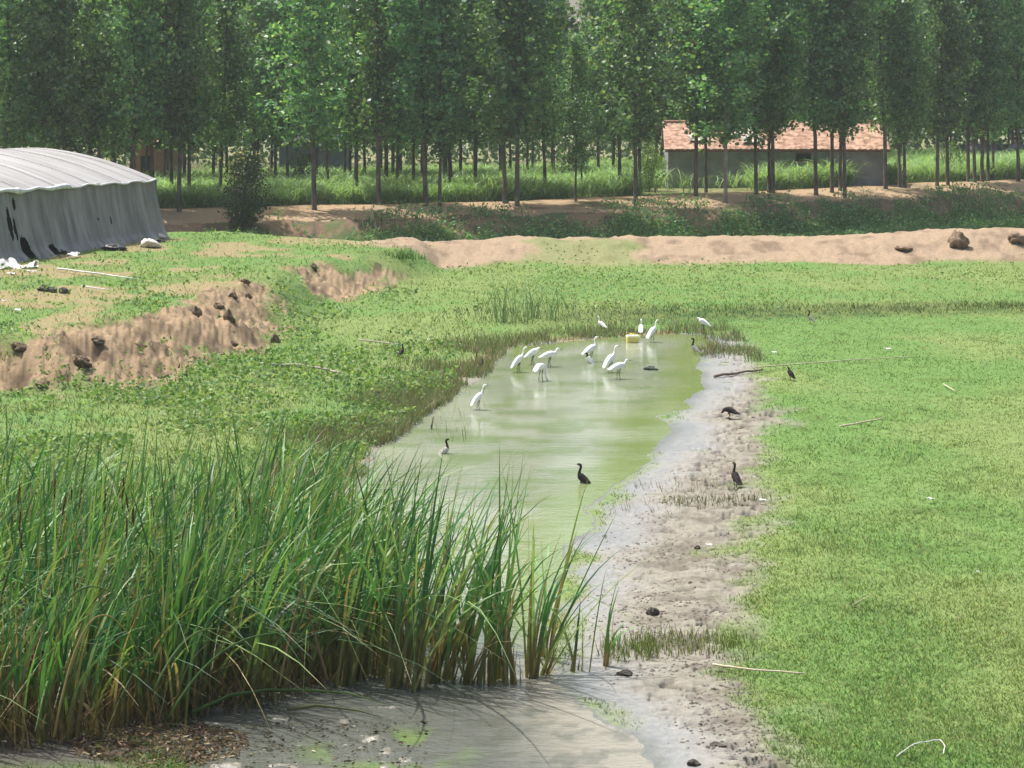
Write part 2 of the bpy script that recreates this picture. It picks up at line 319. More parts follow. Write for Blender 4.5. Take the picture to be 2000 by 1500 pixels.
for k, nm in enumerate(['grassland', 'mud_flat', 'eroded_bank', 'earth_ridge', 'pond_bed', 'ditch', 'dirt_track']):
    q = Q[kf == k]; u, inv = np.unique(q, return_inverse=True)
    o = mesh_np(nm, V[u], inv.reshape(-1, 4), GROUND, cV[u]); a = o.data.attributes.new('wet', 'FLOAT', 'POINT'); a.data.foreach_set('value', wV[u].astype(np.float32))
    tag(o, kind='structure')
from bisect import bisect
def samp(A, x, d):                                # bilinear look-up in the ground grid
    fi = np.interp(d, ds, np.arange(ND)); fj = np.interp(np.asarray(x) / d, us, np.arange(NU))
    i = np.minimum(fi.astype(int), ND - 2); j = np.minimum(fj.astype(int), NU - 2); a = fi - i; b = fj - j
    return A[i, j] * (1 - a) * (1 - b) + A[i + 1, j] * a * (1 - b) + A[i, j + 1] * (1 - a) * b + A[i + 1, j + 1] * a * b
def hz(x, d): return float(samp(HZ, np.array([x]), np.array([d]))[0])
def WG(px, py, off=0):
    d = np.arange(12, 175, .04); x = (px - CX) / F * d; z = samp(HZ, x, d); y = HY + F * (CH - z) / d
    k = np.argmax(y <= py) if (y <= py).any() else len(d) - 1
    return Vector((float(x[k]), float(d[k]), float(z[k]) + off))
def WW(px, py):                                   # a point on the water
    d = F * CH / (py - HY); return Vector(((px - CX) / F * d, d, 0))
# water surface: one sheet slightly wider than the shore line
wu = np.linspace(-.24, .16, 170); wd = 1 / np.linspace(1 / 9., 1 / 52., 260)
wx = wu[None, :] * wd[:, None]; wy = np.repeat(wd[:, None], len(wu), 1)
a1 = fbm(wx * .5, wy * .35, 101, 4); a2 = fbm(wx * 1.1, wy * 4.2, 102, 4)
wc = mixc(np.zeros(wx.shape + (3,)) + np.array((.20, .222, .152)), (.26, .28, .205), sst(.4, .65, a1)); wc = mixc(wc, (.11, .165, .05), sst(.52, .66, a2) * .6)
nearw = sst(20.5, 17.8, wy + 1.6 * (a1 - .5)); wsd = shore_sd(wx, wy); wc = mixc(wc, (.14, .19, .045), sst(-1.3, -.2, wsd) * (wx > 0) * .75); wc = mixc(wc, (.095, .10, .085), nearw); wc = mixc(wc, (.24, .225, .18), nearw * sst(-1.3, -.05, wsd) * (wx > -.3)); wc = mixc(wc, (.07, .075, .06), nearw * sst(.54, .62, fbm(wx * 4, wy * 7, 106, 4)) * .5)
scum = sst(.47, .56, fbm(wx * 2.2, wy * 1.6, 104, 5)) * sst(1.05, .3, np.hypot((wx + 1.1) / .95, (wy - 16.3) / .75)); wc = mixc(wc, (.12, .19, .045), scum * .8)
wi = (np.arange(len(wd) - 1)[:, None] * len(wu) + np.arange(len(wu) - 1)[None, :]); wq = np.stack([wi, wi + 1, wi + len(wu) + 1, wi + len(wu)], -1)
keep = (sdpoly(POND, wx, wy) < .8)[:-1, :-1]
wq = wq[keep]; uq, inv = np.unique(wq, return_inverse=True)
wm_ = tag(mesh_np('water', np.stack([wx, wy, wx * 0], -1).reshape(-1, 3)[uq], inv.reshape(-1, 4), WATER, wc.reshape(-1, 3)[uq]), kind='structure'); wa_ = wm_.data.attributes.new('ripple', 'FLOAT', 'POINT'); wa_.data.foreach_set('value', (nearw * (.25 + .6 * sst(.4, .65, a1))).reshape(-1)[uq].astype(np.float32))
# ------------------------------------------------------------------ low growth
def scatter(n, d0, d1, u0=-.33, u1=.33):
    u = R.uniform(u0, u1, n); d = 1 / R.uniform(1 / d1, 1 / d0, n); return u * d, d
def pick(n, d0, d1, wfun, u0=-.33, u1=.33):
    x, d = scatter(n, d0, d1, u0, u1); k = R.random(n) < wfun(x, d); return x[k], d[k]
bare = np.clip(mud + soil + ridge + reedfloor * (GD < 24), 0, 1)
def groww(x, d): return np.clip(1.05 - samp(bare, x, d) * (1.12 - .45 * sst(.5, .68, fbm(x * 2.2, d * 1.6, 123, 4)) * (x < -3)), 0, 1) * (samp(sp, x, d) > .12) * (d < np.interp(x, BX, BD) + .8)
def grasscol(x, d, N):
    a = fbm(x * .35, d * .22, 90, 5)[:, None]; b = fbm(x * 2.3, d * 2.0, 91, 4)[:, None]; c = fbm(x * .12, d * .1, 95, 3)[:, None]
    k = np.array([.098, .19, .05]) * (1 - sst(.36, .74, a)) + np.array([.145, .205, .062]) * sst(.36, .74, a)
    k = k * (1 - .3 * sst(.55, .8, b)) ; k = k * (1 - .16 * sst(.5, .7, c))
    return np.clip(k * (1 + .15 * R.normal(size=(N, 1))) * (1 + .06 * R.normal(size=(N, 3))), .01, .5)
# short lawn-like grass over the dry pond floor
x, d = pick(430000, 13.5, 72, lambda x, d: groww(x, d) * np.where((x > .3) & (d < 56), 1, .6) * (1 - .7 * (x < -4) * (samp(HZ, x, d) > .85) * sst(.50, .62, fbm(x * .7, d * .45, 97, 5))))
N = len(x); lush = sst(.35, .7, fbm(x * 1.1, d * .8, 111, 4)); left = (x < .3) | (d > 54)
h = R.uniform(.026, .048, N) * (1 + .5 * lush) * np.where(left, 1.7, 1); h *= 1 + .004 * d
band = sst(2.6, .3, np.abs(d - np.interp(x, [2, 14, 24], [52.7, 54.5, 56.4]))) * (x > -2); h = h * (1 + 1.6 * band * R.random(N))
c1 = grasscol(x, d, N); c1 = c1 * (1 - .45 * band[:, None]); straw = R.random(N) < .07; c1[straw] = jit((.30, .25, .12), straw.sum())
w = .0042 + .00034 * d
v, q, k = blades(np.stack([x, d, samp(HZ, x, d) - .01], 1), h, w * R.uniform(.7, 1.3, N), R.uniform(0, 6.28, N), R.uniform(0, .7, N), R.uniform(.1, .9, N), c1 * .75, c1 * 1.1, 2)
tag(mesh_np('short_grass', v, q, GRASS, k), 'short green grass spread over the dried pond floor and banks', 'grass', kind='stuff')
# creeping weeds: leafy mats on the left bank, the toe of the bank and beyond the pond
def weedw(x, d):
    z = (x < -1.2) | (d > 53.5); m = fbm(x * .5, d * .33, 120, 4); pt = 1 - .8 * (x < -4) * (samp(HZ, x, d) > .85) * sst(.48, .6, fbm(x * .7, d * .45, 97, 5)); return groww(x, d) * z * pt * (.05 + .95 * sst(.44, .62, m)) * np.where(d > 54, .5, 1) * np.where(d < 64, np.interp(x, [4, 10], [1, .1]), 1.3) * np.where((x < -3) & (d < 64) & (samp(HZ, x, d) > .9), .45, 1)
x, d = pick(210000, 21, 75, weedw); N = len(x)
m = fbm(x * .5, d * .33, 120, 4); m2 = fbm(x * 1.8, d * 1.5, 121, 3); ht = (.05 + .26 * sst(.45, .7, m)) * (.35 + .9 * m2)
P = np.stack([x, d, samp(HZ, x, d) + ht * R.random(N) ** .6], 1); col = jit((.105, .195, .058), N, .3); yl = R.random(N) < .3; col[yl] = jit((.21, .28, .105), yl.sum(), .3)
L = (.025 + .0009 * d) * R.uniform(.7, 1.4, N) * np.where((x < -1) & (d < 60), 1.45, 1)
tag(mesh_np('weeds', *(lambda a: (a[0], a[1], GRASS, a[2]))(leafquads(P, L, L * .62, col, .45)), smooth=False), 'low leafy weeds creeping over the bank and round the pond head', 'weeds', kind='stuff')
# dry brown stubble and sedge along the shore
def stubw(x, d):
    s = samp(sp, x, d); return ((s > .02) & (s < 2.6) & (x < .35 + .0 * d) | (s > 0) & (s < 2.2) & (d > 43) & (x < 6)) * sst(2.6, .3, s) * sst(.36, .55, fbm(x * .8, d * .8, 130, 4)) * (d < 56)
x, d = pick(260000, 23, 56, stubw, -.14, .14); N = len(x)
h = R.uniform(.08, .32, N); col = jit((.25, .205, .14), N, .35); g = R.random(N) < .55; col[g] = jit((.14, .20, .075), g.sum(), .3)
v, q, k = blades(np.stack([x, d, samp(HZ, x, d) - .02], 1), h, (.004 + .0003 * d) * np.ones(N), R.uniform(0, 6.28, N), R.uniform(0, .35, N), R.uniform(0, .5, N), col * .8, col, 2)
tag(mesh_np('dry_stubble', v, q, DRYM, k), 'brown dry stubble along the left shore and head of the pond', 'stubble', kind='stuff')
# thin shoots standing in the mud
A = []
for (cx_, cy_, rx, ry, n, hh, c) in [(1320,1250,130,22,620,.17,(.13,.165,.05)), (1225,1262,60,20,200,.2,(.13,.18,.05)), (1400,975,110,9,260,.15,(.12,.12,.05)), (1330,940,90,14,90,.14,(.22,.17,.09)), (1290,985,110,20,60,.16,(.25,.20,.11)),
        (1440,1262,50,26,160,.12,(.13,.18,.05)), (1400,655,40,6,60,.3,(.10,.14,.07)), (900,800,60,60,60,.3,(.14,.18,.06))]:
    for _ in range(n):
        r = math.sqrt(R.random()); a = R.uniform(0, 6.28); p = plane([(cx_ + rx * r * math.cos(a), cy_ + ry * r * math.sin(a))], .1)[0]
        A.append((p[0], p[1], hh * R.uniform(.4, 1.2), *c))
A = np.array(A); N = len(A); col = np.clip(A[:, 3:6] * (1 + .3 * R.normal(size=(N, 1))), .02, .5)
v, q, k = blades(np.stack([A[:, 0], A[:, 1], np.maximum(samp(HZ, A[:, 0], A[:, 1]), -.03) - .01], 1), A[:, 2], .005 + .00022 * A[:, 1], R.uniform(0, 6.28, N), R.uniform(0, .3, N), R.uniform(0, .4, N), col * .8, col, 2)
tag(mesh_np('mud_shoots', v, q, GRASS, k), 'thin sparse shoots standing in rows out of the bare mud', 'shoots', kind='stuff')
x, d = pick(26000, 14.5, 50, lambda x, d: samp(mud, x, d) * (samp(sp, x, d) > .25) * sst(.2, 1.2, samp(sp, x, d)) * sst(.38, .6, fbm(x * 1.5, d * 1.5, 132, 3)), -.05, .2); N = len(x)
rr = R.uniform(.004, .013, N) * (1 + .010 * d) * np.where(R.random(N) < .04, 1.8, 1); U_ = np.array([(1, 0, 0), (0, 1, 0), (-1, 0, 0), (0, -1, 0), (.2, .1, .8), (-.1, -.2, .7)]); V = U_[None] * (rr[:, None, None] * R.uniform(.6, 1.5, (N, 6, 1))); V[..., 0] *= 1.5
V = V + np.stack([x, d, samp(HZ, x, d)], 1)[:, None, :]; q = (np.array([(0, 1, 5, 4), (1, 2, 5, 5), (2, 3, 4, 5), (3, 0, 4, 4)])[:, :3][None] + np.arange(N)[:, None, None] * 6); q = np.concatenate([(np.array([(0, 1, 4), (1, 2, 5), (1, 5, 4), (2, 3, 5), (3, 0, 4), (3, 4, 5)])[None] + np.arange(N)[:, None, None] * 6)], 1).reshape(-1, 3)
tag(mesh_np('mud_crumbs', V.reshape(-1, 3), q, DRYM, np.repeat(jit((.115, .10, .08), N, .4), 6, 0), smooth=False, tri=True), 'small dark crumbs and lumps scattered over the mud flat', 'mud crumbs', kind='stuff')
# ------------------------------------------------------------------ reeds
GREENS = [(.06, .17, .055), (.10, .23, .065), (.04, .11, .045), (.20, .30, .10)]
def reedplant(base, n, hmean, lean_az=0.2, lean=.12, spread=.07, dead=.12, rng=R, wmul=1.0, bend=.22, brkf=.2):
    P = base[None, :] + np.stack([rng.normal(0, spread, n), rng.normal(0, spread, n), np.zeros(n)], 1)
    h = hmean * rng.uniform(.62, 1.1, n); w = rng.uniform(.020, .043, n) * wmul
    az = np.where(rng.random(n) < .68, lean_az + rng.normal(0, .7, n), rng.uniform(0, 6.28, n))
    ln = np.abs(rng.normal(lean, .09, n)); cu = np.abs(rng.normal(bend, .22, n)); brk = rng.random(n) < brkf; cu[brk] = rng.uniform(.7, 1.15, brk.sum())
    g = np.array([GREENS[i] for i in rng.integers(0, 4, n)]) * (1 + .18 * rng.normal(size=(n, 1)))
    dd = rng.random(n) < dead; g[dd] = np.array((.30, .23, .115)) * rng.uniform(.6, 1.2, (dd.sum(), 1)); h[dd] *= .8
    fac = rng.normal(0, .75, n); g = np.clip(g, .015, .5); c0 = g * .35 + np.array((.19, .135, .06)) * .65
    v, q, k = blades(P, h, w, az, ln, cu, c0, g, 8, droop=.75, fac=fac, tp=2.6)
    # the brown basal sheath ends a fifth of the way up; above it the blade is green
    kk = k.reshape(n, 9, 2, 3); t = np.linspace(0, 1, 9)[None, :, None, None]; s = sst(.08, .42, t)
    tipd = sst(.86, 1.0, t) * (rng.random(n) < .6)[:, None, None, None]
    k = (c0[:, None, None, :] * (1 - s) + g[:, None, None, :] * s) * (1 - tipd) + np.array((.32, .27, .14)) * tipd
    k = np.broadcast_to(k, (n, 9, 2, 3)).reshape(-1, 3)
    return v, q, k
BED = np.array([(-9.5, 15.4), (-6.6, 15.6), (-4.2, 16.2), (-3.0, 17.1), (-2.1, 17.8), (-1.5, 18.5), (-1.1, 19.6), (-1.4, 20.8), (-2.3, 21.8), (-3.6, 22.6), (-9.8, 23.0)])
parts = []; cnt = 0
for _ in range(9000):
    bx, by = R.uniform(-9.6, -.8), R.uniform(15.3, 23.2)
    s = float(sdpoly(BED, np.array([bx]), np.array([by]))[0])
    if s > -.05 or cnt > 1300: continue
    e = min(1, -s / 1.2); front = sst(17.6, 16.2, by + .35 * (bx + 4)) if False else 0
    hm = (1.92 + .42 * vn(bx * .7, by * .7, 7)) * (.93 + .07 * e) * (1 + .16 * min(1, max(0, (bx + 3.6) / 1.5))) * (1.0 if by > 17.2 else .82)
    parts.append(reedplant(np.array((bx, by, max(hz(bx, by), -.05))), R.integers(5, 9), hm, .15, .06 + .05 * (bx > -3), .08, .20 if bx < -3.2 else .13, R, 1.0, .14 if by < 17.6 else .30, .025 if by < 17.6 else .26)); cnt += 1
v, q, k = join(parts); tag(mesh_np('reed_bed', v, q, REED, k), 'tall dense bed of green reeds on the near left of the pond', 'reeds', kind='stuff')
# dead stems and thatch low in the bed
x = R.uniform(-9, -.9, 16000); y = R.uniform(15.2, 22, 16000); s = sdpoly(BED, x, y); kq = (s < .1); x, y = x[kq], y[kq]; N = len(x); col = jit((.23, .165, .09), N, .45)
v, q, k = blades(np.stack([x, y, np.maximum(samp(HZ, x, y), -.05)], 1), R.uniform(.15, .75, N), R.uniform(.006, .014, N), R.uniform(0, 6.28, N), R.uniform(0, .9, N), R.uniform(0, .6, N), col * .7, col, 4)
tag(mesh_np('dead_reed_thatch', v, q, DRYM, k), 'brown dead stems tangled at the foot of the reed bed', 'dead reeds', kind='stuff')
# separate clumps at the water's edge, each a thing
clumps = [(672,1339,1.75,20,.10,'leftmost of the separate reed clumps, tall and upright, standing against the dense bed'), (705,1326,1.7,14,.12,'narrow dark green reed clump just right of the leftmost separate clump'),
 (738,1322,1.75,16,.12,'bushy reed clump with brown broken stems beside the dense bed'), (773,1339,1.85,22,.08,'thick upright reed clump with a broad pale foot in the water'),
 (811,1346,1.8,18,.20,'reed clump rooted nearest the camera on the water, leaning right'), (841,1331,1.7,20,.24,'reed clump with orange-brown foot leaning right over the water'),
 (870,1328,1.6,16,.28,'brown-footed reed clump leaning strongly right, its stalks spread'), (914,1335,1.65,18,.30,'strongly slanting reed clump alone with water on both sides'),
 (958,1335,1.6,12,.06,'upright reed clump of few stalks, right of the strongly slanting one'), (980,1328,1.55,12,.10,'pair-like reed clump whose stalks cross in a V at the water'),
 (1000,1335,1.5,7,-.02,'thin reed tuft with one stalk leaning left into the V-shaped pair'), (1039,1322,1.55,14,.04,'straight dark reed clump standing tallest near the mud edge'),
 (1063,1317,1.25,10,.42,'reed clump bent far to the right toward the mud'), (1073,1284,1.3,9,.16,'small reed clump set back behind the bent one'), (1127,1313,.85,5,.14,'short single reed spike in mud between bent clump and mud shoots'),
 (1184,1304,.72,8,.08,'short stubby reed tuft standing alone furthest out on the mud'), (905,1290,1.5,14,.2,'reed clump in the second row behind the slanting one'), (800,1285,1.6,16,.16,'reed clump in the second row behind the thick upright one'),
 (850,1255,1.5,14,.2,'paler reed clump furthest back in the open water'), (965,1270,1.3,10,.2,'low reed clump in open water behind the V-shaped pair')]
for px, py, hh, n, ln, lab in clumps:
    p = WW(px, py); z = max(hz(p.x, p.y), -.04); az = 0.05 if ln >= 0 else math.pi
    v, q, k = reedplant(np.zeros(3), max(4, int(n * .95)), hh * (1.42 if hh > 1.2 else 1.25), az, abs(ln), .042, .1, R, .95, .14, .04)
    t = thing('reed_clump', lab, 'reeds', (p.x, p.y, z), 0, 'reed clumps at the water edge')
    mesh_np('leaf_blades', v, q, REED, k, parent=t)
    n2_ = max(4, n // 2); a = R.uniform(0, 6.28, n2_); Pb = np.stack([R.normal(0, .05, n2_), R.normal(0, .05, n2_), np.full(n2_, -.02)], 1); cb = jit((.27, .19, .085), n2_, .35)
    v, q, k = blades(Pb, hh * R.uniform(.18, .34, n2_), R.uniform(.014, .024, n2_), az + R.normal(0, .5, n2_), np.full(n2_, abs(ln)), R.uniform(0, .1, n2_), cb * .6, cb, 3)
    mesh_np('brown_sheath', v, q, DRYM, k, parent=t)
# bulrush heads on their stalks in the bed
STALK = plain('stalk', (.16, .20, .07), (.10, .12, .05), 12, .7); SPIKE = plain('bulrush_head', (.16, .075, .035), (.09, .04, .02), 40, .95, .05, .4, 90)
m = MB(); m.tube([(0, 0, 0), (.02, 0, .8), (.05, 0, 1.62)], [.008, .006, .005], 6); m2 = MB(); m2.tube([(.05, 0, 1.60), (.052, 0, 1.615), (.058, 0, 1.73), (.062, 0, 1.80), (.064, 0, 1.815), (.066, 0, 1.86)], [.004, .009, .010, .009, .003, .002], 8)
proto = thing('bulrush', 'brown cigar-shaped bulrush head on its stalk rising out of the left reed bed', 'bulrush', (0, 0, 0), 0, 'bulrush heads in the reed bed'); ps = m.build('stalk', STALK, proto); ph = m2.build('seed_head', SPIKE, proto)
def clone(src, loc, rz=0, sc=1, label=None):
    r = src.copy(); C.objects.link(r); r.location = loc; r.rotation_euler = (src.rotation_euler[0], src.rotation_euler[1], rz); r.scale = (sc,) * 3
    if label: r['label'] = label
    for ch in src.children:
        c = ch.copy(); C.objects.link(c); c.parent = r
        for g in ch.children: e = g.copy(); C.objects.link(e); e.parent = c
    return r
sp_ = [(15,930),(40,925),(78,935),(98,905),(130,930),(160,925),(195,935),(222,905),(238,930),(262,950),(290,925),(320,940),(352,900),(385,930),(410,960),(440,925),(470,950),(500,935),(28,975),(120,985),(250,990),(330,1000),(60,1010)]
for i, (px, py) in enumerate(sp_):
    hgt = R.uniform(1.62, 1.9); dd = F * (CH - hgt) / (py + 18 - HY); xx = at(px, dd); o = proto if i == 0 else clone(proto, (0, 0, 0))
    o.location = (xx, dd, 0); o.scale = (1, 1, hgt / 1.86); o.rotation_euler = (R.normal(0, .05), R.normal(0, .05), R.uniform(0, 6.28))
# bent and fallen reeds, litter
def strip(name, pts, w, c, mat, label, cat, group=None):
    P = [Vector(p) for p in pts]; V = []; Q = []; K = []
    for i, p in enumerate(P):
        t = (P[min(i + 1, len(P) - 1)] - P[max(i - 1, 0)]).normalized(); s = t.cross(Vector((.2, 1, .35))).normalized(); u = i / (len(P) - 1); ww = w * (1 - .85 * u ** 2) * .5
        V += [p - s * ww, p + s * ww]; K += [c, c]
        if i: Q.append((2 * i - 2, 2 * i - 1, 2 * i + 1, 2 * i))
    o = mesh_np(name, np.array(V), np.array(Q), mat, np.array(K)); o.modifiers.new('thick', 'SOLIDIFY').thickness = .003
    return tag(o, label, cat, group)
def arc(p0, p1, h, n=14): 
    p0, p1 = Vector(p0), Vector(p1); return [p0.lerp(p1, t) + Vector((0, 0, h * 4 * t * (1 - t) * (1.25 - .5 * t))) for t in np.linspace(0, 1, n)]
def pxz(px, d, py): return Vector((at(px, d), d, CH - (py - HY) * d / F))
for (a, b, hgt, c, lab) in [((105,15.9,1440),(280,16.1,1290),.72,(.33,.26,.12),'yellowing reed blade arched over in front of the bed, nearest the left corner'),
   ((330,16.4,1400),(600,16.7,1240),.30,(.10,.19,.06),'green reed blade arched low over the leaf litter'), ((300,16.3,1350),(520,16.8,1290),.42,(.15,.22,.07),'light green reed blade bowed right in front of dark stems'),
   ((90,16.2,1250),(240,16.2,1170),.28,(.11,.20,.06),'green reed blade hooked over at the left of the bed'), ((545,17.2,1340),(600,17.2,1100),.02,(.28,.20,.12),'straight broken brown stem leaning against the bed'), ((640,17.5,1330),(570,17.3,1090),.02,(.25,.18,.11),'brown broken stem crossing behind another broken stem')]:
    strip('bent_reed', arc(pxz(*a), pxz(*b), hgt), .022, c, REED, lab, 'reed', 'bent reeds in front of the bed')
strip('fallen_reed', [pxz(375, 17.0, 1396) + Vector((0, 0, .02)), pxz(450, 17.2, 1370) + Vector((0, 0, .06)), pxz(520, 17.4, 1358) + Vector((0, 0, .05)), pxz(600, 17.5, 1354) + Vector((0, 0, .03)), pxz(680, 17.4, 1360) + Vector((0, 0, .03)), pxz(750, 17.1, 1382) + Vector((0, 0, .04))], .04, (.12, .20, .06), REED, 'long green reed fallen flat onto the shallow water before the bed', 'reed')
strip('fallen_reed', [pxz(560, 17.2, 1392) + Vector((0, 0, .03)), pxz(620, 17.1, 1388) + Vector((0, 0, .05)), pxz(700, 17.0, 1394) + Vector((0, 0, .03)), pxz(748, 16.8, 1408) + Vector((0, 0, .03))], .035, (.17, .19, .09), REED, 'shorter dull reed lying on water below the long fallen one', 'reed')
N = 2600; r_ = np.sqrt(R.random(N)); a_ = R.uniform(0, 6.28, N); rw_ = .75 + .5 * fbm(np.cos(a_) * 2 + 5, np.sin(a_) * 2 + 5, 133, 3); x = at(310, 16.3) + .78 * r_ * rw_ * np.cos(a_); y = 16.4 + .62 * r_ * rw_ * np.sin(a_); col = jit((.24, .175, .115), N, .6); dk = R.random(N) < .55; col[dk] = jit((.09, .065, .045), dk.sum(), .4)
P = np.stack([x, y, np.maximum(samp(HZ, x, y), 0) + .01 + .09 * (1 - r_) * R.random(N)], 1); L = R.uniform(.02, .11, N)
v, q, k = leafquads(P, L, L * R.uniform(.08, .32, N), col, .8); tag(mesh_np('leaf_litter', v, q, DRYM, k, smooth=False), 'heap of brown and cream dead leaves on mud before the reeds', 'leaf litter', kind='stuff')
N = 900; x = R.uniform(at(420, 16.6), at(840, 17), N); y = R.uniform(14.8, 17.1, N); kq = (sdpoly(POND, x, y) < .1); x, y = x[kq], y[kq]; N = len(x); col = jit((.09, .08, .05), N, .5); pl_ = R.random(N) < .12; col[pl_] = jit((.25, .235, .19), pl_.sum(), .3)
L = R.uniform(.015, .07, N); v, q, k = leafquads(np.stack([x, y, .004 + .02 * R.random(N)], 1), L, L * .35, col, .93); tag(mesh_np('floating_debris', v, q, DRYM, k, smooth=False), 'dark scraps of debris floating on the near shallow water', 'debris', kind='stuff')
# tall bluish reeds beyond the pond
def tuft(name, px, py, hh, n, spread, c, lab, cat, group=None, w=.02):
    p = WG(px, py); P = np.stack([R.normal(0, spread, n), R.normal(0, spread * .6, n), np.full(n, -.02)], 1); col = jit(c, n, .3)
    v, q, k = blades(P, hh * R.uniform(.5, 1.1, n), np.full(n, w), R.uniform(0, 6.28, n), R.uniform(0, .25, n), R.uniform(.05, .6, n), col * .85, col, 4)
    o = mesh_np(name, v, q, GRASS, k); o.location = p; return tag(o, lab, cat, group)
tuft('reed_tuft', 985, 630, 1.75, 60, .34, (.13, .22, .11), 'tall loose reed tuft left of two beyond the pond head', 'reeds', 'reed tufts beyond the pond')
tuft('reed_tuft', 1058, 622, 1.4, 70, .48, (.13, .22, .115), 'wider reed tuft right of two beyond the pond head', 'reeds', 'reed tufts beyond the pond')
tuft('weed_tuft', 780, 505, .4, 90, .5, (.08, .16, .04), 'dark green weed plant on the dirt slope left of the ridge', 'weed', None, .05)
# ------------------------------------------------------------------ ditch growth, crops, distant wood
def ditchw(x, d):
    e = np.interp(x, EX, ED); t = (d - e + 6.5) / 6.5
    m = fbm(x * .35, d * .3, 140, 4); dens = np.interp(x, [-20, -13, -9, -5, 20, 40], [.05, .15, .6, 1, 1, 1.]); return dens * sst(.16 + .42 * sst(.35, .85, t), .34 + .40 * sst(.2, .9, t), m + .05 * dens) * (1 - .9 * sst(.36, .56, t + .34 * (fbm(x * .5, d * .5, 142, 3) - .5)))
nd_ = 330000; x = R.uniform(-24, 46, nd_); y = np.interp(x, EX, ED) - 7.5 + 8.0 * R.random(nd_); kq = R.random(nd_) < ditchw(x, y) * .16; x, y = x[kq], y[kq]; N = len(x)
z = H(x, y); col = jit((.13, .26, .11), N, .35); yl = R.random(N) < .3; col[yl] = jit((.23, .31, .13), yl.sum(), .3)
hh = R.uniform(.4, .95, N) * (.6 + .9 * fbm(x * .4, y * .3, 141, 3))
B1 = blades(np.stack([x, y, z - .05], 1), hh, R.uniform(.03, .07, N), R.uniform(0, 6.28, N), R.uniform(0, .4, N), R.uniform(.1, .9, N), col * .7, col * 1.1, 3)
x2 = np.repeat(x, 3) + R.normal(0, .22, 3 * N); y2 = np.repeat(y, 3) + R.normal(0, .22, 3 * N); z2 = np.repeat(z, 3) + np.repeat(hh, 3) * R.uniform(.1, .85, 3 * N); L = R.uniform(.10, .26, 3 * N)
B2 = leafquads(np.stack([x2, y2, z2], 1), L, L * .55, np.repeat(col, 3, 0) * R.uniform(.8, 1.3, (3 * N, 1)), .3)
v, q, k = join([B1, B2]); tag(mesh_np('ditch_weeds', v, q, GRASS, k, smooth=False), 'rank dark green weeds filling the ditch behind the earth ridge', 'weeds', kind='stuff')
n_ = 62000; x = R.uniform(-24, 50, n_); o_ = 5.2 + 50 * R.random(n_) ** 1.5; y = np.interp(x, EX, ED) + o_
H0 = Vector((at(1305, 114), 114, 1.9)); H1 = Vector((at(1730, 113.4), 113.4, 1.9)); hv = (H1 - H0); hl = hv.length; hu = hv.normalized(); hn = Vector((-hu.y, hu.x, 0))
def inhouse(x, y, m=.3):
    a = (x - H0.x) * hu.x + (y - H0.y) * hu.y; b = (x - H0.x) * hn.x + (y - H0.y) * hn.y; return (a > -m) & (a < hl + m) & (b > -m) & (b < 5 + m)
aa = (x - H0.x) * hu.x + (y - H0.y) * hu.y; bb = (x - H0.x) * hn.x + (y - H0.y) * hn.y; frontleft = (aa > -2) & (aa < 4.8) & (bb < 0); infront = (aa >= 4.8) & (aa < 14.5) & (bb < 0) & (bb > -12)
dens = np.where(frontleft, .03, np.where(infront, 1.6, 1)) * sst(.3, .5, fbm(x * .25, y * .25, 150, 3) + .12)
kq = (~inhouse(x, y)) & (R.random(n_) < dens); x, y = x[kq], y[kq]; N = len(x); z = H(x, y); hh = R.uniform(1.0, 1.8, N) * (.6 + .75 * fbm(x * .3, y * .3, 151, 3)) * np.interp(x, [-20, 5, 12, 25], [.95, 1.0, 1.2, 1.25]) * np.where(infront[kq], 1.0, 1); col = jit((.25, .38, .16), N, .28)
B1 = [blades(np.stack([x + R.normal(0, .1, N), y, z + hh * R.uniform(0, .35, N)], 1), hh * R.uniform(.5, .8, N), R.uniform(.05, .09, N), R.uniform(0, 6.28, N), R.uniform(.1, .5, N), R.uniform(.3, 1.2, N), col * .9, col * R.uniform(.9, 1.2, (N, 1)), 4, droop=.6) for _ in range(3)]
v, q, k = join(B1); tag(mesh_np('maize_crop', v, q, GRASS, k), 'light green maize growing among and behind the poplar trunks', 'maize', kind='stuff')
# far wood that reads as one dark mass
N = 130000; x = R.uniform(-75, 110, N); y = R.uniform(160, 215, N); top = 10 + 14 * fbm(x * .06, y * .05, 160, 3); z = 1.8 + top * R.random(N) ** .8; col = jit((.05, .095, .035), N, .35); L = R.uniform(.35, .8, N)
kq = ~((np.abs(CX + F * x / y - 1128) < 22) & (z > 11)); x, y, z, L, col = x[kq], y[kq], z[kq], L[kq], col[kq]
v, q, k = leafquads(np.stack([x, y, z], 1), L, L * .6, col); tag(mesh_np('distant_wood', v, q, GRASS, k, smooth=False), 'hazy dark wood far behind the poplar plantation', 'wood', kind='stuff')
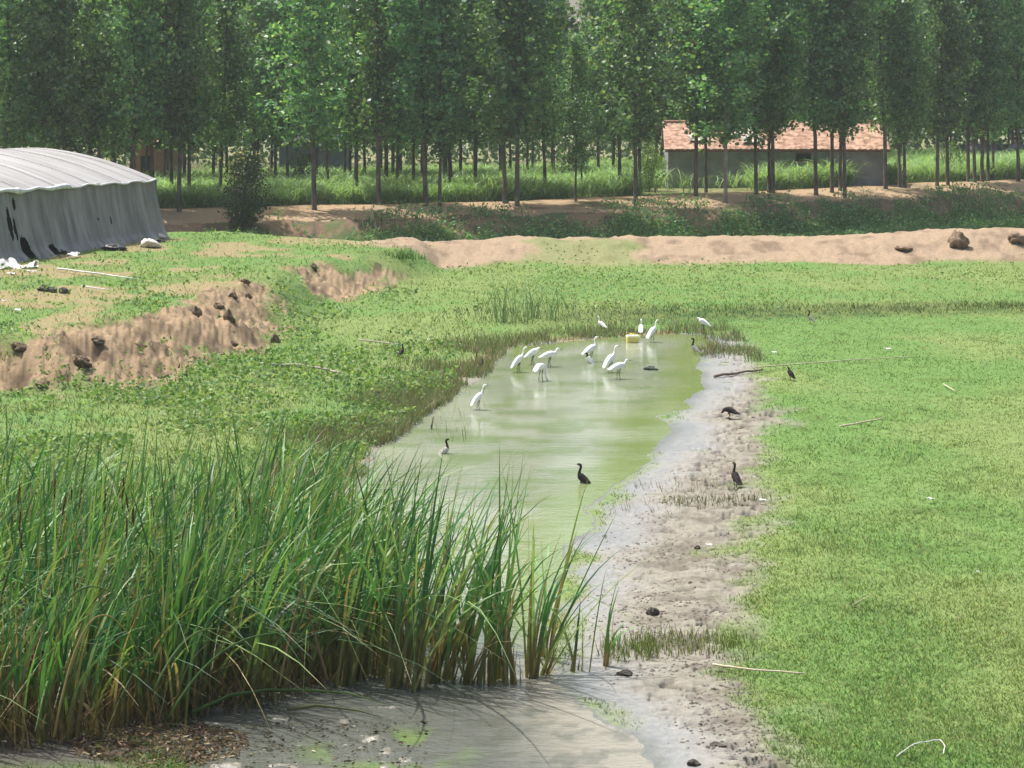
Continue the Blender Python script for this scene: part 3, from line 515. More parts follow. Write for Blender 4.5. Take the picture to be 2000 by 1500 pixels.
# ------------------------------------------------------------------ poplars
def make_crown(seed, Ht, r0, lo=.17):
    g = np.random.default_rng(seed); pts = []; limbs = []
    nb = 70
    for i in range(nb):
        f = (i + g.random()) / nb; zb = Ht * (lo + (.97 - lo) * f); a = i * 2.4 + g.normal(0, .4)
        Lb = r0 * (.55 + .65 * math.sin(math.pi * min(1, .15 + f * .95)) ** .8) * g.uniform(.5, 1.2) * (.75 + .55 * float(fbm(np.array(f * 5 + seed), np.array(math.cos(a) * 1.3 + 4), 400 + seed, 2))) * (1 - .55 * f ** 2)
        up = .55 + .5 * f; tip = np.array([math.cos(a) * Lb, math.sin(a) * Lb, zb + Lb * up])
        if g.random() < .1: continue
        if g.random() < .86: limbs.append(((0, 0, zb), tuple(tip)))
        nc = max(3, int(Lb * 3.4))
        for j in range(nc):
            u = (j + .6 + g.random() * .5) / nc; c = np.array([math.cos(a) * Lb * u, math.sin(a) * Lb * u, zb + Lb * up * u]) + g.normal(0, .16, 3)
            n = int(g.integers(16, 30)); pts.append(c + g.normal(0, 1, (n, 3)) * np.array([.23, .23, .21]) * g.uniform(.7, 1.3))
    P = np.vstack(pts); N = len(P); L = g.uniform(.15, .29, N)
    k = np.array((.105, .22, .095))[None] * (1 + .28 * g.normal(size=(N, 1))); y = g.random(N) < .2; k[y] = np.array((.23, .33, .14)) * g.uniform(.7, 1.3, (y.sum(), 1))
    return leafquads(P, L, L * .82, np.clip(k, .012, .4), .1, .25), limbs
CR = []
for i, (Ht, r0, lo) in enumerate([(15.5, 1.55, .17), (16.5, 1.4, .16), (14.5, 1.7, .18), (17.0, 1.5, .17), (15.0, 1.35, .19), (16.0, 1.65, .17), (16.0, 1.7, .19), (15.5, 1.8, .205)]):
    (v, q, k), limbs = make_crown(50 + i, Ht, r0, lo); g = np.random.default_rng(80 + i)
    co = mesh_np('crown', v, q, LEAF, k, smooth=False); m = MB(); b = [g.normal(0, .07) for _ in range(6)]
    zs = [-.3, .12, 1.2, 3, 6, 10, Ht * .97]; rs = [.16, .118, .106, .096, .08, .055, .012]
    m.tube([(b[j % 6] * (zs[j] / 6), b[(j + 2) % 6] * (zs[j] / 6), zs[j]) for j in range(7)], rs, 9)
    for a, t in limbs[::2]: m.tube([a, tuple(.5 * (np.array(a) + np.array(t)) + np.array((0, 0, -.08))), t], [.035, .022, .008], 5, False)
    to = m.build('trunk', BARK); CR.append((co.data, to.data)); bpy.data.objects.remove(co); bpy.data.objects.remove(to)
def poplar(x, d, z, var, sc, thick, label, group, pale=False):
    t = thing('poplar_tree', label, 'tree', (x, d, z), R.uniform(0, 6.28), group); t.scale = (thick * sc, thick * sc, sc); t.rotation_euler[0] = R.normal(0, .016); t.rotation_euler[1] = R.normal(0, .02)
    for nm, me in zip(('crown', 'trunk'), CR[var]):
        o = bpy.data.objects.new(nm, me); C.objects.link(o); o.parent = t
        if nm == 'trunk' and pale:
            o.data = me.copy(); o.data.materials.clear(); o.data.materials.append(PALEBARK)
        if nm == 'trunk': o.scale = (1 / thick, 1 / thick, 1)
    return t
ORD = 'first second third fourth fifth sixth seventh eighth ninth tenth eleventh twelfth thirteenth fourteenth fifteenth'.split()
front = [(336,399),(350,414),(369,403),(430,397),(497,383),(537,380),(614,410),(641,389),(697,396),(740,400),(755,386),(774,388),(807,384),(832,402),(859,402),(879,386),(928,386),(986,397),(1010,402),(1065,386),
  (1124,393),(1136,382),(1210,381),(1242,401),(1249,379),(1359,383),(1379,376),(1417,396),(1477,379),(1502,376),(1510,377),(1594,381),(1625,376),(1641,372),(1650,386),(1730,369),(1757,366),(1767,366),(1830,363),(1851,362),
  (1891,355),(1904,356),(1918,355),(1930,354),(1939,352),(1989,354)]
spots = []
def lab_front(i, px):
    if px < 430: return f'slender poplar, {ORD[i]} trunk right of the grey plastic greenhouse'
    s = [p for p, _ in front if 430 <= p < 1290]
    if px < 1290:
        j = s.index(px); n = len(s)
        return f'slender poplar, {ORD[j]} trunk from the pale-flowered bush going right' if j < 11 else f'slender poplar, {ORD[n - 1 - j]} trunk left of the red-roofed shed'
    s = [p for p, _ in front if 1290 <= p < 1745]
    if px in s: return f'poplar in front of the red-roofed shed, {ORD[s.index(px)]} trunk from its left end'
    s = [p for p, _ in front if p >= 1745]; return f'poplar beyond the right end of the red-roofed shed, {ORD[s.index(px)]} trunk from it'
special = {1417: ('tall pale grey poplar trunk, thickest of those before the red-roofed shed', 1.35, True), 1010: ('stout poplar with leaves low on its trunk, standing at the ditch edge', 1.3, False), 832: ('leaning dark poplar leafy almost down to its foot beside the ditch', 1.1, False)}
for i, (px, py) in enumerate(front):
    p = WG(px, py); spots.append((p.x, p.y)); l, th, pale = special.get(px, (lab_front(i, px), R.uniform(.8, 1.2), False))
    poplar(p.x, p.y, p.z, R.integers(6, 8) if 1300 < px < 1745 else R.integers(0, 6), R.uniform(.86, 1.16) * (.58 if 1110 < px < 1140 else 1), th, l, 'poplars of the front rows', pale)
for i, px in enumerate([-150, -95, -40, 8, 50, 88, 132, 176, 222, 264, 298]):      # behind the greenhouse
    dd = 87 + (i % 3) * 3.4; x = at(px, dd); spots.append((x, dd)); poplar(x, dd, hz(x, dd), R.integers(0, 6), R.uniform(.92, 1.06), R.uniform(.9, 1.1), 'poplar rising directly behind the grey greenhouse roof', 'poplars behind the greenhouse')
for row in range(1, 5):
    off = 25 + row * 4.6
    for x in np.arange(-34, 62, 3.5):
        xx = x + R.normal(0, .35) + row * 1.7 % 3.5; dd = float(np.interp(xx, EX, ED)) + off + R.normal(0, .3); px = CX + F * xx / dd
        if px < -230 or px > 2240 or inhouse(xx, dd, 1.2): continue
        if min((xx - a) ** 2 + (dd - b) ** 2 for a, b in spots) < 2.6: continue
        if abs(px - 1128) < 40: continue
        spots.append((xx, dd)); poplar(xx, dd, hz(xx, dd), R.integers(0, 6), R.uniform(.9, 1.08), R.uniform(.85, 1.1), 'distant poplar of the back rows beyond the maize, seen between nearer poplars', 'poplars of the back rows')
# bushes
def bush(name, px, py, rx, rz, n, c, lab, stems=7, flowers=0, off=0, shape=1.0, L0=.14):
    p = WG(px, py); t = thing(name, lab, 'bush', (p.x, p.y + off, p.z)); g = np.random.default_rng(int(px)); cl = []
    for _ in range(n):
        a = g.uniform(0, 6.28); r = math.sqrt(g.random()); zz = g.random() ** shape; k = math.sin(math.pi * (.12 + .8 * zz)) 
        cl.append(np.array((rx * r * k * math.cos(a), rx * r * k * math.sin(a), rz * (.06 + .94 * zz))) + g.normal(0, 1, (26, 3)) * .17)
    P = np.vstack(cl); N = len(P); L = g.uniform(.6, 1.4, N) * L0; v, q, k = leafquads(P, L, L * .5, jit(c, N, .35)); mesh_np('foliage', v, q, GRASS, k, smooth=False, parent=t)
    m = MB()
    for _ in range(stems):
        a = g.uniform(0, 6.28); m.tube([(0, 0, -.1), (math.cos(a) * rx * .25, math.sin(a) * rx * .25, rz * .4), (math.cos(a) * rx * .6, math.sin(a) * rx * .6, rz * .9)], [.05, .035, .012], 5)
    m.build('stems', BARK, t)
    if flowers:
        Pf = np.stack([g.normal(-.1, rx * .42, flowers), g.normal(-.25, rx * .4, flowers), rz * g.uniform(.5, 1.05, flowers)], 1); L = g.uniform(.1, .24, flowers)
        v, q, k = leafquads(Pf, L, L * .7, jit((.42, .40, .24), flowers, .3)); mesh_np('blossom', v, q, GRASS, k, smooth=False, parent=t)
    return t
bush('flowering_bush', 478, 448, 1.15, 3.5, 210, (.055, .095, .035), 'dark bush with pale blossom on top, in the ditch right of the greenhouse', 8, 170)
bush('green_bush', 1268, 374, .95, 2.5, 80, (.13, .22, .06), 'bright green bush beside the left end wall of the red-roofed shed', 6)
bush('green_bush', 555, 378, 1.0, 2.6, 60, (.11, .20, .07), 'light green bush between trunks right of the pale-flowered bush', 6, 0, 8)
bush('green_bush', 1890, 360, 1.0, 2.4, 70, (.12, .20, .06), 'yellow-green bush among trunks right of the shed', 6, 0, 5)
bush('ditch_bush', 1640, 440, .8, 1.3, 50, (.08, .155, .06), 'dark upright bush in the ditch below the red-roofed shed', 5, 0, 6)
bush('ditch_bush', 1900, 440, 1.2, 1.2, 70, (.08, .155, .06), 'broad green bush in the ditch at the right edge', 5, 0, 9)
# ------------------------------------------------------------------ red-roofed shed behind the trees
WALL = plain('shed_render', (.29, .295, .315), (.19, .195, .21), 1.2, .9, .1, .2, 20); TILE = plain('roof_tile', (.46, .30, .22), (.22, .13, .09), 2.6, .9, .1, .5, 26, (1, 1, 2.5), 0, (.36, .6))
PLAST = plain('torn_plastic', (.50, .46, .37), (.24, .21, .16), 2.5, .6, .2, .3, 10); DARK = plain('black_and_shade', (.02, .02, .02), (.01, .01, .01), 3, .9); WOOD = plain('fascia_timber', (.23, .10, .07), (.15, .06, .045), 6, .9)  # near black for openings, also painted shade on the inside panels
ang = math.atan2(hu.y, hu.x); shed = thing('red_roofed_shed', 'long grey shed with weathered red tiled roof standing behind the poplars', 'shed', (H0.x, H0.y, 1.75), ang)
m = MB(); e = 2.55; rdg = 4.15
for (c, dd) in [((hl / 2, .1, e / 2), (hl, .2, e)), ((hl / 2, 4.9, e / 2), (hl, .2, e)), ((.1, 2.5, e / 2), (.2, 4.6, e)), ((hl - .1, 2.5, e / 2), (.2, 4.6, e))]: m.box(c, dd)
for xx in (.002, hl - .202): m.add([(xx, .2, e), (xx, 4.8, e), (xx, 2.5, rdg - .12), (xx + .2, .2, e), (xx + .2, 4.8, e), (xx + .2, 2.5, rdg - .12)], [(0, 2, 1), (3, 4, 5), (0, 1, 4, 3), (1, 2, 5, 4), (2, 0, 3, 5)])
m.build('wall', WALL, shed, False)
def roof(y0, y1, z0, z1, nm):
    nx, ny = int(hl / .11), 26; X = np.linspace(-.25, hl + .25, nx); T = np.linspace(0, 1, ny); g = R.normal(0, .02, (ny, nx)); V = []
    sag = .12 * (fbm(X * .35, X * 0 + 3, 170, 3) - .5)
    for i, t in enumerate(T):
        st = (t * 13) % 1
        V.append(np.stack([X, np.full(nx, y0 + (y1 - y0) * t), z0 + (z1 - z0) * t + .05 * np.abs(np.sin(X * 3.14 / .33)) - .09 * st + sag * (.3 + t) + g[i] * .6], 1))
    V = np.vstack(V); k = (np.arange(ny - 1)[:, None] * nx + np.arange(nx - 1)[None]); Q = np.stack([k, k + 1, k + nx + 1, k + nx], -1).reshape(-1, 4)
    if nm == 'roof':                              # lost tiles along the broken left half and the eave
        cx, cy = V[Q].mean(1)[:, 0], (V[Q].mean(1)[:, 1] - y0) / (y1 - y0); n = fbm(cx * .9, cy * 3, 175, 4); hole = (n > .60) & (cx < 6.2) & (cy < .75) | (n > .63) & (cx > 6) & (cx < 8.8) & (cy < .18)
        Q = Q[~hole]
    o = mesh_np(nm, V, Q, TILE, None, True, shed); s = o.modifiers.new('thick', 'SOLIDIFY'); s.thickness = .05; return o
roof(-.38, 2.5, e - .12, rdg, 'roof'); roof(5.4, 2.52, e - .12, rdg, 'rear_roof')
m = MB(); m.box((hl / 2, -.36, e - .22), (hl + .4, .05, .12)); m.build('fascia', WOOD, shed, False)
m = MB(); m.tube([(-.2, 2.5, rdg + .02), (hl * .5, 2.5, rdg + .0), (hl + .2, 2.5, rdg + .03)], .08, 8); m.build('ridge_tiles', TILE, shed)
m = MB(); m.box((hl / 2, 2.5, e - .1), (hl - .5, 4.5, .05)); m.build('loft_shade_sheet', DARK, shed, False)  # black sheet painted as the shade under the lost tiles
wn = MB(); wn.box((8.3, -.03, 1.95), (.9, .05, .4)); wo = wn.build('window', DARK, shed, False); wf = MB(); wf.box((8.3, -.05, 2.18), (1.05, .09, .05)); wf.box((8.3, -.05, 1.72), (1.05, .09, .05)); wf.build('frame', WOOD, wo, False)
def cloth(w, h, amp, seed, nx=26, ny=16, rag=.25):
    X, Y = np.meshgrid(np.linspace(-w / 2, w / 2, nx), np.linspace(-h / 2, h / 2, ny)); Z = amp * (fbm(X * 5 / w + 9, Y * 5 / h + 3, seed, 4) - .5) * 2
    V = np.stack([X * (1 + rag * (fbm(Y * 3 / h, Y * 0, seed + 3, 3) - .5)), Y * (1 + rag * (fbm(X * 3 / w, X * 0, seed + 5, 3) - .5)), Z], -1).reshape(-1, 3); k = (np.arange(ny - 1)[:, None] * nx + np.arange(nx - 1)[None])
    return V, np.stack([k, k + 1, k + nx + 1, k + nx], -1).reshape(-1, 4)
sl = math.atan2(rdg - e, 2.7)
for (xx, t, w, h, s) in [(1.9, .35, 1.3, .8, 1), (4.4, .62, 2.0, 1.5, 2), (5.1, .3, 1.1, 1.0, 3)]:
    v, q = cloth(w, h, .12, s); o = mesh_np('plastic_sheet', v, q, PLAST, None, True, shed); o.location = (xx, -.38 + 2.88 * t, e - .12 + (rdg - e + .12) * t + .16); o.rotation_euler = (sl, 0, 0); o.modifiers.new('t', 'SOLIDIFY').thickness = .01
# other buildings glimpsed through the trunks
BRICK = plain('old_brick', (.30, .17, .13), (.22, .12, .09), 4, .9, .1, .3, 25); BLUEW = plain('blue_grey_wall', (.12, .14, .18), (.08, .095, .13), 1, .9); WHITEW = plain('white_wall', (.6, .58, .54), (.45, .43, .40), 2, .9)
def hut(name, px0, px1, d, z0, hw, dep, mw, mr, lab, rise=.7):
    x0, x1 = at(px0, d), at(px1, d); w = x1 - x0; t = thing(name, lab, 'building', (x0, d, z0)); m = MB()
    for (c, dd) in [((w / 2, .1, hw / 2), (w, .2, hw)), ((w / 2, dep - .1, hw / 2), (w, .2, hw)), ((.1, dep / 2, hw / 2), (.2, dep - .4, hw)), ((w - .1, dep / 2, hw / 2), (.2, dep - .4, hw))]: m.box(c, dd)
    m.build('wall', mw, t, False); m = MB(); y0, y1, ym = -.3, dep + .3, dep / 2
    m.add([(-.3, y0, hw), (w + .3, y0, hw), (w + .3, ym, hw + rise), (-.3, ym, hw + rise), (w + .3, y1, hw), (-.3, y1, hw), (-.3, y0, hw - .1), (w + .3, y0, hw - .1), (w + .3, y1, hw - .1), (-.3, y1, hw - .1)],
          [(0, 1, 2, 3), (3, 2, 4, 5), (0, 6, 7, 1), (5, 4, 8, 9), (6, 9, 8, 7), (0, 3, 5, 9, 6), (1, 7, 8, 4, 2)]); m.build('roof', mr, t, False); m = MB(); m.box((w * .4, -.01, 1.0), (.9, .06, 2.0)); m.build('door', DARK, t, False); return t
hut('brick_hut', 255, 335, 132, 1.5, 3.0, 5, BRICK, TILE, 'old red-brick hut glimpsed between trunks beside the greenhouse roof')
hut('grey_hut', 545, 672, 140, 1.5, 3.0, 6, BLUEW, plain('slate', (.10, .11, .13), (.07, .075, .09), 3), 'dark blue-grey building seen between poplars right of the flowering bush')
hut('white_hut', 1905, 2040, 150, 2.1, 1.6, 5, WHITEW, plain('dark_roof', (.08, .09, .11), (.05, .055, .07), 3), 'low white hut with dark roof seen between trunks at the right edge', .5)
# ------------------------------------------------------------------ plastic greenhouse on the left bank
DRAPE = plain('grey_drape', (.30, .29, .272), (.14, .134, .124), 1.9, .7, .25, .4, 7, (1.6, 1, .22), 0, (.3, .7)); FILM = plain('roof_film', (.36, .352, .34), (.24, .23, .217), 1.0, .5, .4, .25, 5, (2.6, .16, 1), .04); RIM = plain('white_film', (.72, .72, .72), (.52, .52, .52), 5, .4, .4, .6, 9)
G1 = np.array((-13.15, 70.3)); G0 = np.array((-15.75, 57.0)); gu = (G1 - G0) / np.linalg.norm(G1 - G0); gn = np.array((-gu[1], gu[0])); G1 = G1 + gn * .5; G0 = G0 + gn * .5; GL = np.linalg.norm(G1 - G0) + 7.5; GS = G1 - gu * GL
gh = thing('plastic_greenhouse', 'large arched greenhouse with pale film roof and torn grey side cover', 'greenhouse', (GS[0], GS[1], 0), math.atan2(gu[1], gu[0]))
def base_z(s): p = GS + gu * s; return hz(*p)
Wd_ = 10.0; E0 = 2.22; APX = 3.42
nx, nz = 420, 34; S = np.linspace(0, GL, nx); T = np.linspace(0, 1, nz); bz = np.array([base_z(s) for s in S]); bz = np.interp(S, [0, GL], [bz[:60].mean(), bz[-60:].mean()]); bzt = 1.28 + 0 * S
eave = bzt + E0 + .06 * (fbm(S * 1.1, S * 0, 180, 3) - .5)
SS, TT = np.meshgrid(S, T); fold = .10 * (fbm(SS * 2.6, TT * .8, 181, 4) - .5) + .06 * np.abs(np.sin(SS * 2.3 + 2 * fbm(SS * .5, TT * 0, 182, 2))) + .05 * (fbm(SS * 6, TT * 1.2, 183, 3) - .5)
flare = -.46 * (1 - TT) ** 1.3 - .35 * np.clip(.14 - TT, 0, 1) / .14 * (fbm(SS * 1.4, TT * 0, 184, 3))
Yw = flare - fold * (1 - .5 * TT); Zw = bz[None] - .03 + (eave - bz)[None] * TT
V = np.stack([SS, Yw, Zw], -1).reshape(-1, 3); k = (np.arange(nz - 1)[:, None] * nx + np.arange(nx - 1)[None]); Q = np.stack([k, k + 1, k + nx + 1, k + nx], -1).reshape(-1, 4)
c = V[Q].mean(1); cs, ct = c[:, 0], np.repeat(T[:-1] + .015, nx - 1); hole = np.zeros(len(Q), bool); off = GL - np.linalg.norm(G1 - G0)
pd = F * GS[1] 
def wall_px(px): # distance along the wall seen at a pixel column
    s = np.linspace(0, GL, 4000); p = GS[None] + gu[None] * s[:, None]; x = CX + F * p[:, 0] / p[:, 1]; return float(s[np.argmin(abs(x - px))])
for (px, t, rs, rt) in [(24, .82, .14, .10), (8, .55, .13, .24), (17, .46, .10, .17), (28, .15, .28, .2), (76, .10, .26, .09), (90, .03, .42, .05), (179, .47, .06, .03), (203, .42, .07, .065)]:
    s0 = wall_px(px); hole |= ((cs - s0) / rs) ** 2 + ((ct - t) / rt) ** 2 < 1 + .5 * (fbm(cs * 4, ct * 9, 185, 3) - .5)
o = mesh_np('side_cover', V, Q[~hole], DRAPE, None, True, gh)
m = MB(); m.box((GL / 2, .45, 2.2), (GL - .4, .04, 2.2)); m.build('inside_shade_panel', DARK, gh, False)  # black panel painted as the shade seen through the tears
ny = 40; U = np.linspace(0, 1, ny); SS, UU = np.meshgrid(S, U); prof = 1 - (np.abs(UU - .5) * 2) ** 1.75
hoop = .02 * np.abs(np.sin(SS * 3.1416 / 1.35)) ** 8 - .02 * fbm(SS * 2, UU * 4, 186, 3)
V = np.stack([SS + .05 * (fbm(UU * 5, SS * 0, 187, 2) - .5), -.10 + UU * Wd_, eave[None] + (APX - E0) * prof + hoop + .03], -1).reshape(-1, 3); k = (np.arange(ny - 1)[:, None] * nx + np.arange(nx - 1)[None]); mesh_np('roof_film', V, np.stack([k, k + 1, k + nx + 1, k + nx], -1).reshape(-1, 4), FILM, None, True, gh)
for sgn, s in ((0, .05), (1, GL - .05)):          # gable ends
    n = 30; u = np.linspace(0, 1, n); top = 1.28 + E0 + (APX - E0) * (1 - (np.abs(u - .5) * 2) ** 1.75); V = np.vstack([np.stack([np.full(n, s), u * Wd_ - .1, np.full(n, .9)], 1), np.stack([np.full(n, s), u * Wd_ - .1, top], 1)]); q = np.array([(i, i + 1, n + i + 1, n + i) for i in range(n - 1)]); mesh_np('end_cover', V, q, DRAPE, None, True, gh).modifiers.new('t', 'SOLIDIFY').thickness = .02
V = np.stack([np.repeat(S[None, ::6], 2, 0), np.full((2, len(S[::6])), Wd_ - .1), np.stack([0 * S[::6] + .9, eave[::6]])], -1).reshape(-1, 3); kk = len(S[::6]); mesh_np('rear_cover', V, np.array([(i, i + 1, kk + i + 1, kk + i) for i in range(kk - 1)]), DRAPE, None, True, gh).modifiers.new('t', 'SOLIDIFY').thickness = .02
m = MB(); sx = np.arange(0, GL + .05, .18); roll = .05 + .10 * np.maximum(fbm(sx * 1.6, sx * 0, 188, 3) - .42, 0) * 2.2 * sst(wall_px(150), wall_px(90), sx) + .0
roll = np.where(sx > wall_px(130), .035, roll); m.tube([(s, -.13 - .03 * math.sin(s * 5), float(np.interp(s, S, eave)) + .01 + .03 * math.sin(s * 3.1)) for s in sx], list(roll), 8); m.build('rolled_eave_film', RIM, gh)
for s in np.arange(1.35, GL, 2.7):
    m = MB(); u = np.linspace(0, 1, 18); m.tube([(s, -.12 + a * (Wd_ + .04), float(np.interp(s, S, eave)) + (APX - E0) * (1 - abs(a - .5) ** 1.75 * 2 ** 1.75) + .055) for a in u], .012, 6); m.build('hoop_rope', plain('rope', (.44, .42, .40), (.32, .31, .30), 8) if 'rope' not in bpy.data.materials else bpy.data.materials['rope'], gh)
# ------------------------------------------------------------------ lumps, litter, sticks
def lump(name, px, py, w, h, mat, lab, cat, group=None, seed=0, pos=None, fl=1.0, sink=.1, dep=None, jag=.35):
    p = pos or WG(px, py); nu, nv = 22, 14; V = []
    for i in range(nv + 1):
        th = math.pi * i / nv
        for j in range(nu):
            a = 2 * math.pi * j / nu; dx, dy, dz = math.sin(th) * math.cos(a), math.sin(th) * math.sin(a), math.cos(th)
            r = 1 + 1.1 * (float(fbm(np.array(dx * 1.7 + seed * 3.1 + dz), np.array(dy * 1.7 + dz * 1.3 + 5), 200 + seed, 4)) - .5) + jag * (float(vn(np.array(dx * 4 + seed + dz * 2), np.array(dy * 4 + dz * 3 + 9), 300 + seed)) - .5)
            V.append((dx * r * w / 2 * (1 - .25 * dz) - .10 * w * dz, dy * r * (dep or w) / 2, (dz * r * .5 + .5 - sink) * h))
    Q = [(i * nu + j, i * nu + (j + 1) % nu, (i + 1) * nu + (j + 1) % nu, (i + 1) * nu + j) for i in range(nv) for j in range(nu)]
    m = MB(); m.add(V, [q[::-1] for q in Q]); o = m.build(name, mat); o.location = p; o.rotation_euler = (0, 0, R.uniform(-.4, .4)); return tag(o, lab, cat, group)
CG = 'clods standing for tuft shadow on the bank'  # clods shaped to stand in for shadows of overhanging tufts
for i, (px, py, w, h, lab) in enumerate([(448,622,.38,.50,'tall clod standing for tuft shadow in the middle of the bare bank slope'), (385,618,.38,.45,'clod standing for tuft shadow at the left of the upper bare patch'), (427,600,.4,.26,'flat clod for tuft shadow just above the tall one on the bare slope'), (455,580,.32,.26,'small clod for tuft shadow at the top edge of the bare slope'),
    (486,582,.3,.36,'narrow clod for tuft shadow at the right top of the bare slope'), (478,552,.34,.26,'clod for tuft shadow highest on the bank edge'), (537,668,.33,.45,'lone upright clod for tuft shadow at the foot of the slope in the grass'), (456,674,.3,.2,'small clod for tuft shadow low on the bare slope, left of the lone upright one'), (612,524,.34,.32,'clod for tuft shadow on the far bare patch of the bank'),
    (155,710,.62,.36,'wide clod for tuft shadow overhanging the nearest bare slope'), (190,668,.45,.25,'clod for tuft shadow on the top edge of the nearest bare slope'), (40,680,.5,.25,'low clod for tuft shadow at the left top of the nearest bare slope'), (315,738,.35,.12,'flat clod for tuft shadow at the right foot of the nearest bare slope'), (80,752,.3,.1,'small clod for tuft shadow at the very foot of the nearest bare slope')]):
    lump('shade_clod', px, py, w * .7, h * .75, SOIL, lab, 'clod', CG, i, sink=.42, jag=.5)
lump('earth_mound', 1872, 482, .8, .7, plain('ridge_soil', (.25, .18, .12), (.13, .09, .06), 5, .95, .1, .9, 12), 'big rounded brown earth lump on the ridge, largest of two at the right', 'mound', 'earth lumps on the ridge', 31, sink=.12)
lump('earth_mound', 1985, 474, .65, .45, bpy.data.materials['ridge_soil'], 'smaller brown earth lump on the ridge at the right edge', 'mound', 'earth lumps on the ridge', 32, sink=.12)
lump('earth_mound', 1765, 488, .7, .18, bpy.data.materials['ridge_soil'], 'flat brown lump on the ridge left of the big one', 'mound', 'earth lumps on the ridge', 33)
MG = 'dark clods on the mud'
for i, (px, py, w, h, lab) in enumerate([(1275,1200,.13,.09,'dark mud clod with a green sprig above the row of shoots'), (1362,1072,.08,.06,'small black clod on the mud beside a pale twig'), (1355,1493,.12,.06,'black clod on the mud at the bottom edge'), (1222,1318,.14,.05,'flat dark clod at the waterline right of the short reed tuft'), (1400,1458,.14,.04,'thin dark clod on the near mud close to the grass'), (1108,1432,.1,.03,'little dark scrap lying on the wet mud sheen')]):
    lump('mud_clod', px, py, w, h, MUDC, lab, 'clod', MG, 40 + i, sink=.25)
lump('floating_clump', 1270, 722, .30, .12, plain('wet_weed', (.05, .06, .045), (.025, .03, .02), 10, .5), 'dark wet clump lying in the green water right of the egrets', 'clump', None, 51, WW(1270, 722), dep=.2, sink=.3)
BW = plain('white_sack', (.74, .68, .60), (.50, .44, .37), 6, .8, .2, .8, 10); BK = plain('black_plastic', (.03, .03, .032), (.012, .012, .013), 5, .35, .5, .8, 10); WL = plain('white_litter', (.62, .61, .57), (.42, .41, .38), 8, .7, .2, .5, 12)
lump('white_sack', 292, 484, .62, .40, BW, 'cream white sack heap at the foot of the greenhouse cover', 'sack', None, 60, sink=.15); lump('white_sack', 310, 466, .45, .22, BW, 'small pale sack by the far corner of the greenhouse', 'sack', None, 61, sink=.15)
lump('plastic_heap', 222, 488, .85, .24, BK, 'black plastic heap lying against the greenhouse cover', 'plastic heap', None, 62, sink=.2); lump('plastic_heap', 305, 474, .5, .16, BK, 'small black plastic scrap behind the cream sack heap', 'plastic heap', None, 63, sink=.2)
for i, (px, py, w) in enumerate([(86, 569, .26), (104, 571, .24), (126, 573, .26)]): lump('dark_stone', px, py, w, .16, MUDC, ['leftmost of three dark stones on the grassy bank', 'middle of three dark stones on the grassy bank', 'rightmost of three dark stones on the grassy bank'][i], 'stone', 'three dark stones on the bank', 70 + i)
def scrap(name, px, py, w, h, mat, lab, cat, group=None, seed=1, lift=.07, tilt=.12):
    p = WG(px, py, lift); v, q = cloth(w, h, min(w, h) * .3, seed, 18, 12, .8); o = mesh_np(name, v, q, mat); o.location = p; o.rotation_euler = (tilt, .05, R.uniform(-.3, .3)); o.modifiers.new('t', 'SOLIDIFY').thickness = .006; return tag(o, lab, cat, group)
scrap('plastic_sheet', 18, 524, 1.6, 1.1, WL, 'white plastic sheet spread on grass below the torn greenhouse corner', 'plastic sheet', None, 4, .12); scrap('plastic_sheet', 142, 504, .3, .5, WL, 'small white flap at the foot of the greenhouse cover', 'plastic sheet', None, 5, .12)
LG = 'white litter on the grass'
for i, (px, py, w, lab) in enumerate([(34,611,.24,'white scrap on the left bank, right of another at the edge'), (3,592,.26,'white scrap on the left bank cut by the photo edge'), (62,534,.3,'white scrap just below the white plastic sheet'), (22,538,.3,'cream scrap under the left end of the white sheet'), (1513,693,.17,'small white scrap in grass just above the long pale pole'), (1735,686,.18,'thin pale scrap in grass right of the pole'), (1490,986,.12,'pale scrap where mud meets grass below the standing heron'), (1385,1075,.1,'pale twig-like scrap on mud beside the black clod'), (1818,983,.13,'pale scrap lying in the middle of the lawn'), (1122,600,.12,'tiny white scrap in weeds beyond the pond'),(838,668,.16,'pale scrap on the left shore grass'),(1910,1127,.05,'tiny white fleck on the lawn at right')]):
    scrap('litter_scrap', px, py, w * .75, w * .4, WL, lab, 'litter', LG, 10 + i)
STICK = plain('pale_cane', (.50, .44, .32), (.36, .30, .20), 9, .8, .2, .3, 30, (1, 1, 1)); DSTICK = plain('driftwood', (.22, .17, .12), (.10, .08, .06), 9, .9)
def stick(name, pts, r, mat, lab, cat='stick', lift=.05):
    P = [WG(a, b, lift) for a, b in pts]; Q = []
    for a, b in zip(P[:-1], P[1:]): Q += [a.lerp(b, t) + Vector((0, 0, .012 * math.sin(9 * t + a.x) * (.25 if r < .03 else 1))) for t in np.linspace(0, 1, 6)[:-1]]
    Q.append(P[-1]); o_ = P[0].copy(); m = MB(); m.tube([p - o_ for p in Q], list(np.linspace(r, r * .6, len(Q))), 7); o = m.build(name, mat); o.location = o_; return tag(o, lab, cat)
stick('driftwood_branch', [(1395,739),(1440,733),(1490,726)], .035, DSTICK, 'dark driftwood branch on the mud running into the grass')
stick('bamboo_pole', [(1482,725),(1560,719),(1670,710),(1782,704)], .014, STICK, 'long pale bamboo pole lying in grass beyond the small dark bird', lift=.09)
stick('bamboo_pole', [(1640,842),(1690,833),(1726,826)], .018, STICK, 'short pale bamboo pole lying in the middle of the grass', lift=.08); stick('bamboo_pole', [(1392,1314),(1450,1320),(1570,1329)], .013, STICK, 'thin white pole reaching from near mud into grass', lift=.06)
stick('white_pipe', [(112,531),(190,541),(266,552)], .028, WL, 'white plastic pipe lying on the bank below the greenhouse', 'pipe', .1); stick('white_pipe', [(160,566),(215,574)], .02, WL, 'shorter white pipe on the bank near the three stones', 'pipe', .1)
